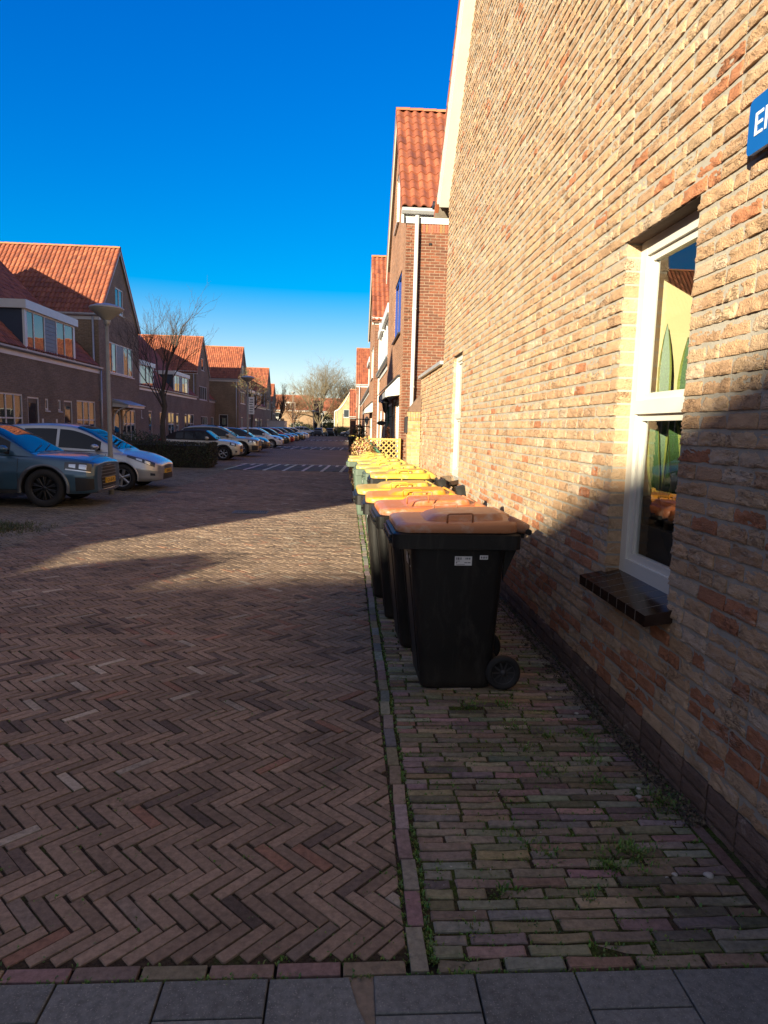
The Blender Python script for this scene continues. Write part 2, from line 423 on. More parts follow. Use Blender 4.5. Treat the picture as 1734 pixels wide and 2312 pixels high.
# concrete slabs in the foreground
mb = MB(); r = random.Random(5); PT = .3185
for row in range(14):
    y1 = 1.842-row*.303; off = 0
    for i in range(-22, 6):
        x0 = .11+i*PT+off
        if x0 > 1.3: continue
        def tone(): b = r.uniform(.82, 1.12); return (.145*b, .15*b, .142*b)
        if row == 0 and i % 2 == 0: parts = [(y1-.132, y1), (y1-.299, y1-.138)]
        else: parts = [(y1-.299, y1)]
        for ya, yb in parts:
            p = [(x0+.003, ya), (x0+PT-.004, ya), (x0+PT-.004, yb), (x0+.003, yb)]
            if i == -1 and row == 0: p = [(x0+.003, ya), (x0+PT-.006, ya), (x0+PT-.012, ya+.1), (x0+PT-.05, yb-.10), (x0+PT-.075, yb), (x0+.003, yb)]
            paver(mb, p, tone(), .004, .003, .016, .0012, rnd=r)
struct(mb.build('paving_slabs', M['slab']))
g = MB(); g.face([(.02, 1.63, -.004), (.112, 1.63, -.004), (.112, 1.85, -.004), (.02, 1.85, -.004)]); struct(g.build('sand_joint', mk('joint_sand', (.22, .175, .125), .95, .3, 30, bs=.5, bscale=120)))

# raised crossings: dark band with pale blocks
mb = MB(); r = random.Random(8)
for yb, xa, dp in ((25.0, -4.6, 2.0), (49, -5.6, 2.6), (79, -5.8, 3.0)):
    n = int((.2-xa)/.12)
    for i in range(n):
        for jx in (0, 1):
            ya = yb+jx*dp; yy = ya+dp-.01
            pale = i % 6 == 0; half = (not pale) and i % 6 == 3 and jx == 1
            c = (.40, .39, .37) if pale or half else (.07, .07, .075)
            c = tuple(q*r.uniform(.85, 1.1) for q in c); sk = .10
            x0 = xa+i*.12+jx*sk; yA = ya+dp*.5 if half else ya
            if half: paver(mb, [(x0, ya), (x0+.116, ya), (x0+.116+sk*.5, yA-.01), (x0+sk*.5, yA-.01)], (.07, .07, .075), .012, .003, .02, .001, rnd=r)
            o_ = sk*.5 if half else 0
            paver(mb, [(x0+o_, yA), (x0+.116+o_, yA), (x0+.116+sk, yy), (x0+sk, yy)], c, .012, .003, .02, .001, rnd=r)
    for i in range(int((.2-xa)/.2)):
        paver(mb, [(xa+i*.2, yb+2*dp+.02), (xa+i*.2+.195, yb+2*dp+.02), (xa+i*.2+.195, yb+2*dp+.14), (xa+i*.2, yb+2*dp+.14)], (.36, .34, .31), .016, .003, .02, .001, rnd=r)
struct(mb.build('crossing_band', M['paver']))

# drain gratings
M['drain'] = mk('cast_iron', (.10, .10, .10), .6, .2, 20)
def grating(cx, cy, w, d, label):
    t = empty('drain_grate', (cx, cy, 0), label, 'drain')
    f = MB(); x0, x1, y0, y1 = cx-w/2, cx+w/2, cy-d/2, cy+d/2
    for a in ((x0, x1, y0, y0+.03), (x0, x1, y1-.03, y1), (x0, x0+.03, y0+.03, y1-.03), (x1-.03, x1, y0+.03, y1-.03)): f.box(*a, -.02, .012)
    f.build('frame', M['drain'], t)
    f = MB(); n = int(w/.045)
    for i in range(n):
        xx = x0+.035+i*(w-.07)/n; f.box(xx, xx+.02, y0+.032, y1-.032, -.01, .009)
    f.build('grille', M['drain'], t)
    f = MB(); f.box(x0+.03, x1-.03, y0+.03, y1-.03, -.004, .0); f.build('pit', M['black'], t)
grating(-1.85, 12.83, .66, .42, 'slotted steel drain grate in the brick road beside the sunlit patch')
grating(-4.32, 16.3, .5, .3, 'small dark drain grate in front of the silver car')
g = MB(); g.face([(.30, 15.5, -.009), (6, 15.5, -.009), (6, 27.9, -.009), (.30, 27.9, -.009)]); struct(g.build('pavement_far', M['farroad']))
# ------------------------------------------------------------------ the corner house on the right
def wallmat():
    m, t, b = newmat('rough_yellow_brick')
    co = nd(t, 'ShaderNodeTexCoord').outputs['Object']
    a = nd(t, 'ShaderNodeVertexColor', layer_name='col').outputs[0]
    mp = nd(t, 'ShaderNodeMapping'); mp.inputs['Scale'].default_value = (1, .45, 1.2); lk(t, co, mp.inputs[0])
    v = mp.outputs[0]
    c = mixc(t, 1.0, a, ramp(t, nz(t, 22, 5, .7, v), [(.3, .82), (.7, 1.16)]), 'MULTIPLY')
    c = mixc(t, ramp(t, nz(t, 8, 6, .75, v, .8), [(.58, 0.0), (.70, .7)]), c, (.62, .54, .45))
    mp2 = nd(t, 'ShaderNodeMapping'); mp2.inputs['Scale'].default_value = (1, .55, 1.6); mp2.inputs['Rotation'].default_value = (.35, 0, 0); lk(t, co, mp2.inputs[0])
    cr = ramp(t, nz(t, 17, 4, .6, mp2.outputs[0], 2.2), [(.475, 0.0), (.496, 1.0), (.504, 1.0), (.525, 0.0)])
    cm = nd(t, 'ShaderNodeMath', operation='MULTIPLY'); lk(t, cr, cm.inputs[0]); lk(t, ramp(t, nz(t, 5, 2, .5, co), [(.50, 0.0), (.64, .7)]), cm.inputs[1])
    c = mixc(t, cm.outputs[0], c, (.11, .065, .045))
    lk(t, c, b.inputs['Base Color']); b.inputs['Roughness'].default_value = .9; b.inputs['Specular IOR Level'].default_value = .2
    h = nd(t, 'ShaderNodeMath', operation='MULTIPLY_ADD'); lk(t, nz(t, 26, 4, .65, v, 1.2), h.inputs[0]); h.inputs[1].default_value = 1.0
    lk(t, nz(t, 130, 3, .6, co), h.inputs[2]); h2 = nd(t, 'ShaderNodeMath', operation='MULTIPLY_ADD'); lk(t, cm.outputs[0], h2.inputs[0]); h2.inputs[1].default_value = -.9; lk(t, h.outputs[0], h2.inputs[2])
    bump(t, b, h2.outputs[0], 1.0, .010)
    return m
M['wall'] = wallmat()
M['mortar'] = mk('mortar', (.36, .33, .28), .95, .15, 14, bs=.4, bscale=120)
M['dampmortar'] = mk('dark_mortar', (.16, .14, .125), .95, .15, 14, bs=.4, bscale=120)
M['glazed'] = mk('glazed_brown_tile', (.030, .016, .011), .12, .25, 14, spec=.6)
M['soffit'] = mk('soffit_brick', (.075, .045, .035), .85, .25, 20, bs=.3)
WX = 1.62
CH, BLn = .0775, .2205
house = empty('corner_house', (2.0, 6.0, 0), 'large corner house with rough yellow brick gable wall and two narrow white windows', 'house')
RY, RZ, RS = 5.94, 11.72, 1.075       # ridge position, height, slope
def rooftop(y): return RZ-abs(y-RY)*RS
OPEN = [(3.15, 3.965, .775, 2.808), (9.52, 10.32, .93, 2.808)]

def brick(mb, y0, y1, z0, z1, col, r, fine, deep, x=WX, amp=1.0):
    ny, nzz = (13, 7) if fine else (6, 3)
    sd = Vector((r.uniform(0, 900), r.uniform(0, 900), r.uniform(0, 900)))
    tl = r.uniform(-.5, .5); smooth = r.random() < .22
    off = r.gauss(0, .0018); rows = []
    for j in range(nzz+1):
        row = []
        for i in range(ny+1):
            a, b = i/ny, j/nzz; y = y0+(y1-y0)*a; z = z0+(z1-z0)*b
            e = min(a*(y1-y0), (1-a)*(y1-y0), b*(z1-z0), (1-b)*(z1-z0))
            d = off
            if not smooth:
                q = Vector((y*15, (z+y*tl*.5)*40, 0))+sd
                d += .0075*noise.noise(q)+.0072*(1-min(1, abs(noise.noise(q*1.5))*4.2))-.003
            else: d += .0015*noise.noise(Vector((y*12, z*12, 0))+sd)
            d = (d+.0085*(.55-b))*amp
            if e < 1e-6:
                d -= .0045; y += .0016*noise.noise(Vector((y*50, z*50, 3))+sd); z += .0022*noise.noise(Vector((y*34, z*34, 7))+sd)
            row.append((x-d, y, z))
        rows.append(row)
    mb.grid(rows, col, sm=True)
    # sides running back into the mortar
    dp = deep if deep else .022
    ring = rows[0]+[rw[-1] for rw in rows[1:]]+rows[-1][::-1][1:]+[rw[0] for rw in rows[::-1][1:-1]]
    back = [(x+dp, p[1], p[2]) for p in ring]
    mb.grid([back+[back[0]], ring+[ring[0]]], col, sm=False)
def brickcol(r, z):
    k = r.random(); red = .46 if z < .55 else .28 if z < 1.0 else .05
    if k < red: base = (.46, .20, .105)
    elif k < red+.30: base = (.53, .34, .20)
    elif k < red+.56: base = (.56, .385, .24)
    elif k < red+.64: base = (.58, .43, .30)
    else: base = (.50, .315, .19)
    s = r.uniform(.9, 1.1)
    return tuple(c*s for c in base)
def lay(mb, ya, yb, za, zb, opens, r, top=None):
    z = za; k = 0
    while z+CH*.5 < zb:
        z1 = z+CH-.0135; cuts = [o for o in opens if z1 > o[2]+.01 and z < o[3]-.01]; cuts.sort(); k += 1
        spans = []; lo = ya
        for o in cuts: spans.append((lo, o[0], lo > ya, True)); lo = o[1]
        spans.append((lo, yb, lo > ya, False))
        for (a0, b0, da, db) in spans:
            ed = [a0]; l = BLn if k % 2 else BLn*.5
            while ed[-1]+l < b0-.055:
                ed.append(ed[-1]+l); l = BLn if r.random() < .86 else BLn*.5
            ed.append(b0)
            for q in range(len(ed)-1):
                a, b = ed[q]+(.0055 if q else 0), ed[q+1]-(.0055 if q < len(ed)-2 else 0); m = (a+b)/2
                if top and z1 > top(m)-.02: continue
                deep = .105 if (q == 0 and da) or (q == len(ed)-2 and db) else 0
                if any(abs(z-o[3]) < CH and b > o[0] and a < o[1] for o in opens): deep = .09
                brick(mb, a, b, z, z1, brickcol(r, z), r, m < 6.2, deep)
        z += CH
mb = MB(); r = random.Random(21)
lay(mb, .45, 11.43, .175, 8.9, OPEN, r, lambda y: min(rooftop(y), 8.9 if y > 2.5 else 6.0))
mb.build('brick_wall', M['wall'], house)
# mortar sheet with the openings left out
def sheet(mb, x, ya, yb, za, ztop, opens, zsplit):
    ys = sorted({ya, yb, RY} | {o[0] for o in opens} | {o[1] for o in opens}); ys = [q for q in ys if ya <= q <= yb]
    for a, b in zip(ys, ys[1:]):
        cuts = [za]
        for o in opens:
            if o[0] <= a and b <= o[1]: cuts += [o[2], o[3]]
        for k in range(0, len(cuts), 2):
            lo = cuts[k]
            if k+1 < len(cuts): p = [(x, a, lo), (x, a, cuts[k+1]), (x, b, cuts[k+1]), (x, b, lo)]
            else: p = [(x, a, lo), (x, a, ztop(a)), (x, b, ztop(b)), (x, b, lo)]
            mb.face(p)
mb = MB(); sheet(mb, WX+.0065, .45, 11.425, .17, lambda y: rooftop(y), OPEN, 0)
mb.face([(WX+.009, 11.425, 0), (6, 11.425, 0), (6, 11.425, 5.7), (WX+.009, 11.425, 5.7)])
mb.build('mortar_bed', M['mortar'], house)
mb = MB(); r = random.Random(4); z = -.055
for k in range(3):
    y = .45
    while y < 11.4:
        l = BLn; s = r.uniform(.75, 1.1)
        brick(mb, y, min(y+l-.011, 11.43), z, z+.066, (.20*s, .135*s, .105*s), r, y < 6, 0, WX-.008, .5); y += l
    z += CH
mb.face([(WX+.004, .45, -.1), (WX+.004, .45, .172), (WX+.004, 11.43, .172), (WX+.004, 11.43, -.1)], (.13, .11, .095))
mb.build('plinth', M['wall'], house)
mb = MB(); mb.box(WX+.012, 6.0, .44, .45, 0, 5.6); mb.build('end_wall', M['yelbrick'], house)

# roof: two slopes of clay tiles, barge board on the gable
def tile_slope(mb, A, U, V, N, nu, nv, tw=.21, th=.34, fine=True, r=None, cols=None, lich=0):
    A, U, V, N = Vector(A), Vector(U).normalized(), Vector(V).normalized(), Vector(N).normalized()
    r = r or random.Random(1)
    pr = [(0, .0), (.10, .034), (.30, .058), (.52, .044), (.74, .008), (1, .0)] if fine else [(0, 0), (.34, .045), (.72, 0.0), (1, 0)]
    for j in range(nv):
        for i in range(nu):
            k = r.random()
            base = (.28, .088, .046) if k < .55 else (.33, .11, .056) if k < .85 else (.21, .068, .04)
            if lich and r.random() < lich: base = (.48, .30, .07)
            s = r.uniform(.85, 1.12); c = tuple(q*s for q in base)
            dz = r.uniform(-.003, .004)
            lo = [A+U*((i+p)*tw)+V*(j*th)+N*(h+.030+dz) for p, h in pr]
            hi = [A+U*((i+p)*tw)+V*((j+1)*th+.03)+N*(h+.004) for p, h in pr]
            lip = [q-N*.026 for q in lo]
            mb.grid([lip, lo], c, sm=False); mb.grid([lo, hi], c, sm=fine)
sl2 = math.hypot(1, RS)
for sgn, nm in ((1, 'far'), (-1, 'near')):
    mb = MB(); V = Vector((0, -sgn/sl2, RS/sl2)); N = Vector((0, sgn*RS/sl2, 1/sl2)); e = 5.95
    A = Vector((1.43, RY+sgn*e, RZ-e*RS+.02))
    U = Vector((1, 0, 0))
    tile_slope(mb, A, U, V, N, 21, 25, tw=.22, r=random.Random(31))
    q = A-N*.01
    a, b = q, q+U*4.6; c, d = b+V*e*sl2, a+V*e*sl2
    mb.face([a, b, c, d], (.3, .25, .2)); mb.face([a-N*.05, b-N*.05, c-N*.05, d-N*.05], (.3, .25, .2))
    # verge tile edge seen from below
    for j in range(25):
        p = A+V*(j*.34); cc = tuple(q*random.Random(j).uniform(.8, 1.1) for q in (.40, .12, .05))
        mb.face([p+N*.05, p+N*.02+V*.36, p-N*.075+V*.36, p-N*.055], cc)
        mb.face([p-N*.055, p-N*.075+V*.36, p-N*.075+V*.36+U*.06, p-N*.055+U*.06], cc)
    mb.build('roof', M['tile'], house)
mb = MB()
for sgn in (1, -1):
    n = 1; V = Vector((0, -sgn/sl2, RS/sl2)); N = Vector((0, sgn*RS/sl2, 1/sl2))
    A = Vector((0, RY+sgn*5.75, RZ-5.75*RS)); B = A+V*5.72*sl2
    for (xa, xb, na, nb) in ((1.47, 1.50, -.23, -.05), (1.44, 1.468, -.13, -.052)):
        pts = [A+N*na, A+N*nb, B+N*nb, B+N*na]
        f1 = [Vector((xa, p.y, p.z)) for p in pts]; f2 = [Vector((xb, p.y, p.z)) for p in pts]
        mb.face(f1); mb.face(f2[::-1])
        for i in range(4): mb.face([f1[i], f2[i], f2[(i+1) % 4], f1[(i+1) % 4]])
    q = [Vector((1.50, p.y, p.z)) for p in (A+N*-.23, B+N*-.23)]; w2 = [Vector((WX+.01, p.y, p.z)) for p in q]
    mb.face([q[0], q[1], w2[1], w2[0]])
mb.build('barge_board', M['cream'], house)
mb = MB(); mb.tube([(1.40, 11.88, 5.52), (6, 11.88, 5.52)], .07, 8); mb.build('gutter', M['dark'], house)

# large window near the camera
def big_window(ya, yb, za, zb, xf, tr, name='window'):
    f = MB(); S = .09
    f.box(xf, xf+.07, ya-.01, ya+S-.01, za, zb+.01); f.box(xf, xf+.07, yb-S+.01, yb+.01, za, zb+.01)
    f.box(xf+.001, xf+.069, ya+S-.011, yb-S+.011, zb-.085, zb+.009); f.box(xf+.001, xf+.069, ya+S-.011, yb-S+.011, za, za+.105)
    if tr: f.box(xf-.006, xf+.066, ya+S-.012, yb-S+.012, tr-.04, tr+.04)
    # sashes
    for a, b in (((za+.105, tr-.04), (tr+.04, zb-.085)) if tr else ((za+.105, zb-.085),)):
        i0, i1 = ya+S-.01, yb-S+.01
        f.box(xf+.018, xf+.06, i0, i0+.045, a, b); f.box(xf+.018, xf+.06, i1-.045, i1, a, b)
        f.box(xf+.019, xf+.059, i0+.045, i1-.045, a, a+.04); f.box(xf+.019, xf+.059, i0+.045, i1-.045, b-.04, b)
        f.box(xf+.034, xf+.05, i0+.045, i0+.057, a+.04, b-.04); f.box(xf+.034, xf+.05, i1-.057, i1-.045, a+.04, b-.04)
    w = f.build(name, M['cream'], house)
    for a, b in (((za+.145, tr-.08), (tr+.08, zb-.125)) if tr else ((za+.145, zb-.125),)):
        p = MB(); p.face([(xf+.04, yb-S-.03, a-.01), (xf+.04, ya+S+.03, a-.01), (xf+.04, ya+S+.03, b+.01), (xf+.04, yb-S-.03, b+.01)])
        p.build('pane', M['clear'] if tr and ya < 5 else M['glass'], w)
    return w
w = big_window(3.15, 3.965, .83, 2.806, WX+.095, 1.85)
s = MB()
s.face([(WX+.089, 3.78, 1.05), (WX+.089, 3.78, 1.11), (WX+.089, 3.70, 1.11), (WX+.089, 3.70, 1.05)])
big_window(9.52, 10.32, .98, 2.806, WX+.045, 1.9)
def sill(ya, yb, zt, n, name='window_sill'):
    s = MB(); sl = MB(); x0, x1 = 1.485, WX+.115; wd = (yb-ya)/n
    for i in range(n):
        a, b = ya+i*wd+.004, ya+(i+1)*wd-.004
        p = [(x0, zt-.018), (x0, zt-.075), (x1, zt-.04), (x1, zt+.035)]
        if i in (0, n-1): pass
        s.prism(p, a, b, 'y')
    o = s.build(name, M['glazed'], house)
    f = MB(); f.prism([(x0+.002, zt-.0195), (x0+.002, zt-.074), (x1, zt-.042), (x1, zt+.0335)], ya+.012, yb-.012, 'y'); f.build('sill_grout', M['mortar'], o)
sill(3.085, 4.015, .82, 8); sill(9.46, 10.38, .965, 8)
for (oa, ob, oc, od) in OPEN:
    mb = MB(); mb.box(WX+.005, WX+.12, oa+.001, ob-.001, od-.004, od+.012); mb.build('lintel_soffit', M['soffit'], house)
    mb = MB()
    for yy in (oa-.006, ob+.006): mb.box(WX+.009, WX+.13, yy-.004, yy+.004, oc-.06, od+.01)
    mb.build('reveal', M['mortar'], house)
# the room behind the large window
ro = MB()
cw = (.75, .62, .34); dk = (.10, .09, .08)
ro.face([(1.80, 3.99, .8), (1.80, 3.99, 2.95), (2.06, 3.99, 2.95), (2.06, 3.99, .8)], cw)
ro.face([(2.06, 3.99, .0), (2.06, 3.99, 2.95), (2.06, 4.05, 2.95), (2.06, 4.05, 0)], (.22, .15, .09))
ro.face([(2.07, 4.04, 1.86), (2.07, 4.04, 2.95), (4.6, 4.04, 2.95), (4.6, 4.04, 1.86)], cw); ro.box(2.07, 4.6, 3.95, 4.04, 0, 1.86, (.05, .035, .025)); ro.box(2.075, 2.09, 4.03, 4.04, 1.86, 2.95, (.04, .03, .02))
ro.face([(4.6, 1.2, 0), (4.6, 1.2, 2.95), (4.6, 4.05, 2.95), (4.6, 4.05, 0)], (.3, .27, .2))
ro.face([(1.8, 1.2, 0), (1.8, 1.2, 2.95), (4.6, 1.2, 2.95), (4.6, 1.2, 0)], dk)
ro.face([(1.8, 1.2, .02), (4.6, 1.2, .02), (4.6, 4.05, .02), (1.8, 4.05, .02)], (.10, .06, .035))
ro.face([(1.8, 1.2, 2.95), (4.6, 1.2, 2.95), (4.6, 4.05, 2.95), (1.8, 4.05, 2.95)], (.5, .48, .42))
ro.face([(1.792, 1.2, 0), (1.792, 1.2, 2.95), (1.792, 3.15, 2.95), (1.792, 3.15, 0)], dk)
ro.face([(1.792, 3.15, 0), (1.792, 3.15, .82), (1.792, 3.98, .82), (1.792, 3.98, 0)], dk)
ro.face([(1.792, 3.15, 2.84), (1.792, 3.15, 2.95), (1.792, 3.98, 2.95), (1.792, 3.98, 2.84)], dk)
ro.box(1.80, 2.1, 3.0, 3.985, .80, .835, (.12, .10, .08))
ro.box(1.81, 2.06, 3.5, 3.94, .836, 1.149, (.05, .04, .035))
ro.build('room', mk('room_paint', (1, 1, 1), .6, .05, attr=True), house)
# snake plants on the inner sill
def leafmat():
    m, t, b = newmat('snake_leaf'); uv = nd(t, 'ShaderNodeUVMap', uv_map='uv').outputs[0]
    wv = nd(t, 'ShaderNodeTexWave', wave_type='BANDS', bands_direction='Y'); lk(t, uv, wv.inputs[0])
    wv.inputs['Scale'].default_value = 2.2; wv.inputs['Distortion'].default_value = 14; wv.inputs['Detail'].default_value = 3; wv.inputs['Detail Scale'].default_value = 2
    a = nd(t, 'ShaderNodeVertexColor', layer_name='col').outputs[0]
    lk(t, mixc(t, 1.0, a, ramp(t, wv.outputs['Fac'], [(.25, .6), (.75, 1.3)]), 'MULTIPLY'), b.inputs['Base Color']); b.inputs['Roughness'].default_value = .4
    return m
M['snake'] = leafmat()
def snake(cx, cy, label, tops, seed):
    t = empty('snake_plant', (cx, cy, 1.151), label, 'plant', 'snake plants on the window sill'); r = random.Random(seed)
    p = MB(); p.lathe([(.0, 1.151), (.075, 1.151), (.10, 1.30), (.105, 1.32), (.09, 1.32), (.085, 1.30), (0, 1.30)], (cx, cy, 0), n=20); p.build('pot', M['dark'], t)
    for k, (dx, dy, h, ln) in enumerate(tops):
        lf = MB(); ang = -.46+r.gauss(0, .35); ax = Vector((math.cos(ang), math.sin(ang), 0)); rows = {0: [], 1: [], 2: [], 3: []}
        n = 12; cols = [[], [], [], []]
        for i in range(n+1):
            a = i/n; wd = .037*min(1, .5+a*1.6)*(1-max(0, (a-.72)/.28)**1.7)+.0008
            c0 = Vector((cx+dx*.4+dx*a*ln, cy+dy*.4+dy*a*ln, 1.29+h*a*1.08)); c0 += ax.cross(Vector((0, 0, 1)))*.02*math.sin(a*3)
            nn = ax.cross(Vector((0, 0, 1)))
            for j, (o, d) in enumerate(((-1, .012), (-.7, 0), (.7, 0), (1, .012))): cols[j].append(c0+ax*wd*o+nn*d)
        for j in range(3): lf.grid([cols[j], cols[j+1]], (.30, .33, .08) if j != 1 else (.07, .14, .05))
        lf.build('leaf', M['snake'], t)
snake(1.89, 3.86, 'snake plant with the tallest mottled leaf by the inner window jamb', [(0, .08, .98, .5), (.05, -.02, .60, 1), (-.04, .03, .5, 1), (.03, .05, .42, 1)], 3)
snake(1.91, 3.66, 'shorter snake plant nearer the middle of the window', [(.0, .05, .88, .5), (.04, -.04, .78, 1), (-.05, .03, .5, 1), (.0, .06, .45, 1)], 9)
# name sign
sg = empty('street_sign', (1.585, 2.55, 2.9), 'blue enamel name sign with white letters high on the yellow brick wall', 'sign')
def rrect(y0, y1, z0, z1, rad, n=6):
    out = []
    for cx, cz, a0 in ((y1-rad, z1-rad, 0), (y0+rad, z1-rad, 90), (y0+rad, z0+rad, 180), (y1-rad, z0+rad, 270)):
        for k in range(n+1):
            a = R(a0+90*k/n); out.append((cx+rad*math.cos(a), cz+rad*math.sin(a)))
    return out
p = MB(); p.prism(rrect(1.95, 2.718, 2.80, 3.01, .025), 1.575, 1.592, 'x'); pl = p.build('plate', M['signblue'], sg)
p = MB(); p.box(1.592, WX+.006, 2.2, 2.65, 2.84, 2.97); p.build('bracket', M['dark'], sg)
def text_mesh(txt, size, name, mat, parent, loc, ex, ey, extrude=.001, local=False, shear=0):
    cu = bpy.data.curves.new('lettering', 'FONT'); cu.body = txt; cu.size = size; cu.extrude = extrude; cu.shear = shear
    o = bpy.data.objects.new('lettering', cu); COL.objects.link(o)
    dg = bpy.context.evaluated_depsgraph_get(); me = bpy.data.meshes.new_from_object(o.evaluated_get(dg)); bpy.data.objects.remove(o); bpy.data.curves.remove(cu)
    ex, ey = Vector(ex), Vector(ey); ez = ex.cross(ey); org = Vector((0, 0, 0))
    if not local:
        q = parent
        while q.parent: q = q.parent
        org = ORG[q.name]
    l = Vector(loc)-org
    me.transform(Matrix(((ex.x, ey.x, ez.x, l.x), (ex.y, ey.y, ez.y, l.y), (ex.z, ey.z, ez.z, l.z), (0, 0, 0, 1))))
    me.name = name; me.materials.clear(); me.materials.append(mat)
    b = bpy.data.objects.new(name, me); COL.objects.link(b); b.parent = parent; return b
text_mesh('EI', .125, 'lettering', M['paper'], sg, (1.5735, 2.68, 2.862), (0, -1, 0), (0, 0, 1))

# garden wall that runs on from the house, with a metal coping and a lower pier at its end
gw = empty('garden_wall', (1.7, 13.2, 0), 'yellow brick garden wall with sloping metal coping between the corner house and the red house', 'wall')
mb = MB(); r = random.Random(77); sv = random.Random(5)
z = -.055
while z < 2.80:
    y = 11.445-r.uniform(0, .2)
    while y < 14.9:
        l = BLn if r.random() < .75 else BLn/2; a, b = max(y, 11.45), min(y+l-.011, 14.9)
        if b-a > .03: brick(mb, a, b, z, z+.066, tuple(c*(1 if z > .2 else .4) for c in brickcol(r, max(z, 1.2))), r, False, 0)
        y += l
    z += CH
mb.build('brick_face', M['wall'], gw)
mb = MB(); mb.box(WX+.009, 1.83, 11.44, 14.905, -.05, 2.80); mb.build('core', M['mortar'], gw)
mb = MB(); mb.prism([(1.56, 2.80), (1.86, 2.80), (1.86, 2.85), (1.56, 2.86)], 11.44, 14.95, 'y'); mb.build('coping', M['zinc'], gw)
mb = MB(); mb.box(1.33, 1.612, 14.62, 14.95, -.02, 1.87); mb.build('pier', M['yelbrick'], gw)
mb = MB()
for i in range(5): mb.box(1.332+i*.056, 1.332+i*.056+.05, 14.61, 14.94, 1.872, 2.06)
mb.build('pier_cap', M['yelbrick'], gw)
mb = MB(); mb.prism([(1.35, 2.065), (1.615, 2.065), (1.615, 2.42), (1.58, 2.42), (1.35, 2.13)], 14.6, 14.93, 'y'); mb.build('stepped_top', mk('brown_brick_cap', (.16, .10, .07), .8, .25, 18, bs=.4), gw)
t = empty('letter_box', (1.33, 14.6, 1.78), 'dark slim letter box on the yellow brick pier', 'letter box')
mb = MB(); mb.box(1.27, 1.329, 14.62, 14.86, 1.60, 1.93); mb.build('box', M['dark'], t)
mb = MB(); mb.prism([(1.262, 1.932), (1.332, 1.932), (1.332, 1.965)], 14.61, 14.87, 'y'); mb.build('lid', M['dark'], t)
# ------------------------------------------------------------------ wheelie bins
def lidmat(name, col, dirt=(.50, .46, .42), k=.55):
    m, t, b = newmat(name)
    co = nd(t, 'ShaderNodeTexCoord').outputs['Object']
    c = mixc(t, ramp(t, nz(t, 7, 5, .65, co), [(.52, 0.0), (.66, k)]), col, dirt)
    lk(t, c, b.inputs['Base Color']); b.inputs['Roughness'].default_value = .42; b.inputs['Specular IOR Level'].default_value = .45
    bump(t, b, nz(t, 60, 4, .6, co), .12, .004); return m
LID = {'brown': lidmat('lid_brown', (.46, .20, .095), (.52, .42, .36), .6), 'orange': lidmat('lid_orange', (.54, .17, .06)),
       'amber': lidmat('lid_amber', (.66, .27, .02), k=.3), 'yellow': lidmat('lid_yellow', (.58, .38, .05), k=.45),
       'lemon': lidmat('lid_lemon', (.56, .44, .08), k=.4)}
def binblack():
    m, t, b = newmat('bin_black'); co = nd(t, 'ShaderNodeTexCoord').outputs['Object']
    mp = nd(t, 'ShaderNodeMapping'); mp.inputs['Scale'].default_value = (9, 9, 2.2); lk(t, co, mp.inputs[0])
    c = mixc(t, ramp(t, nz(t, 1.0, 6, .75, mp.outputs[0], .5), [(.50, 0.0), (.72, .55)]), (.0085, .0082, .008), (.055, .05, .045))
    sx = nd(t, 'ShaderNodeSeparateXYZ'); lk(t, co, sx.inputs[0]); d = nd(t, 'ShaderNodeMapRange'); lk(t, sx.outputs[2], d.inputs[0])
    for i_, v_ in enumerate((0.0, .22, .5, 0.0)): d.inputs[i_+1].default_value = v_
    f = nd(t, 'ShaderNodeMath', operation='MULTIPLY'); lk(t, d.outputs[0], f.inputs[0]); lk(t, nz(t, 9, 5, .7, co), f.inputs[1])
    lk(t, mixc(t, f.outputs[0], c, (.075, .062, .05)), b.inputs['Base Color']); b.inputs['Roughness'].default_value = .5; b.inputs['Specular IOR Level'].default_value = .4
    bump(t, b, nz(t, 160, 4, .6, co), .12, .01); return m
BODY = {'black': binblack(), 'green': mk('bin_green', (.085, .12, .09), .55, .2, 3, bs=.12, bscale=160)}
def rr(x0, x1, y, rad, n=5):
    """rounded rectangle outline, counter clockwise"""
    out = []
    for cx, cy, a0 in ((x1-rad, y-rad, 0), (x0+rad, y-rad, 90), (x0+rad, -y+rad, 180), (x1-rad, -y+rad, 270)):
        for k in range(n+1):
            a = R(a0+90*k/n); out.append((cx+rad*math.cos(a), cy+rad*math.sin(a)))
    return out
BINCOL = {}
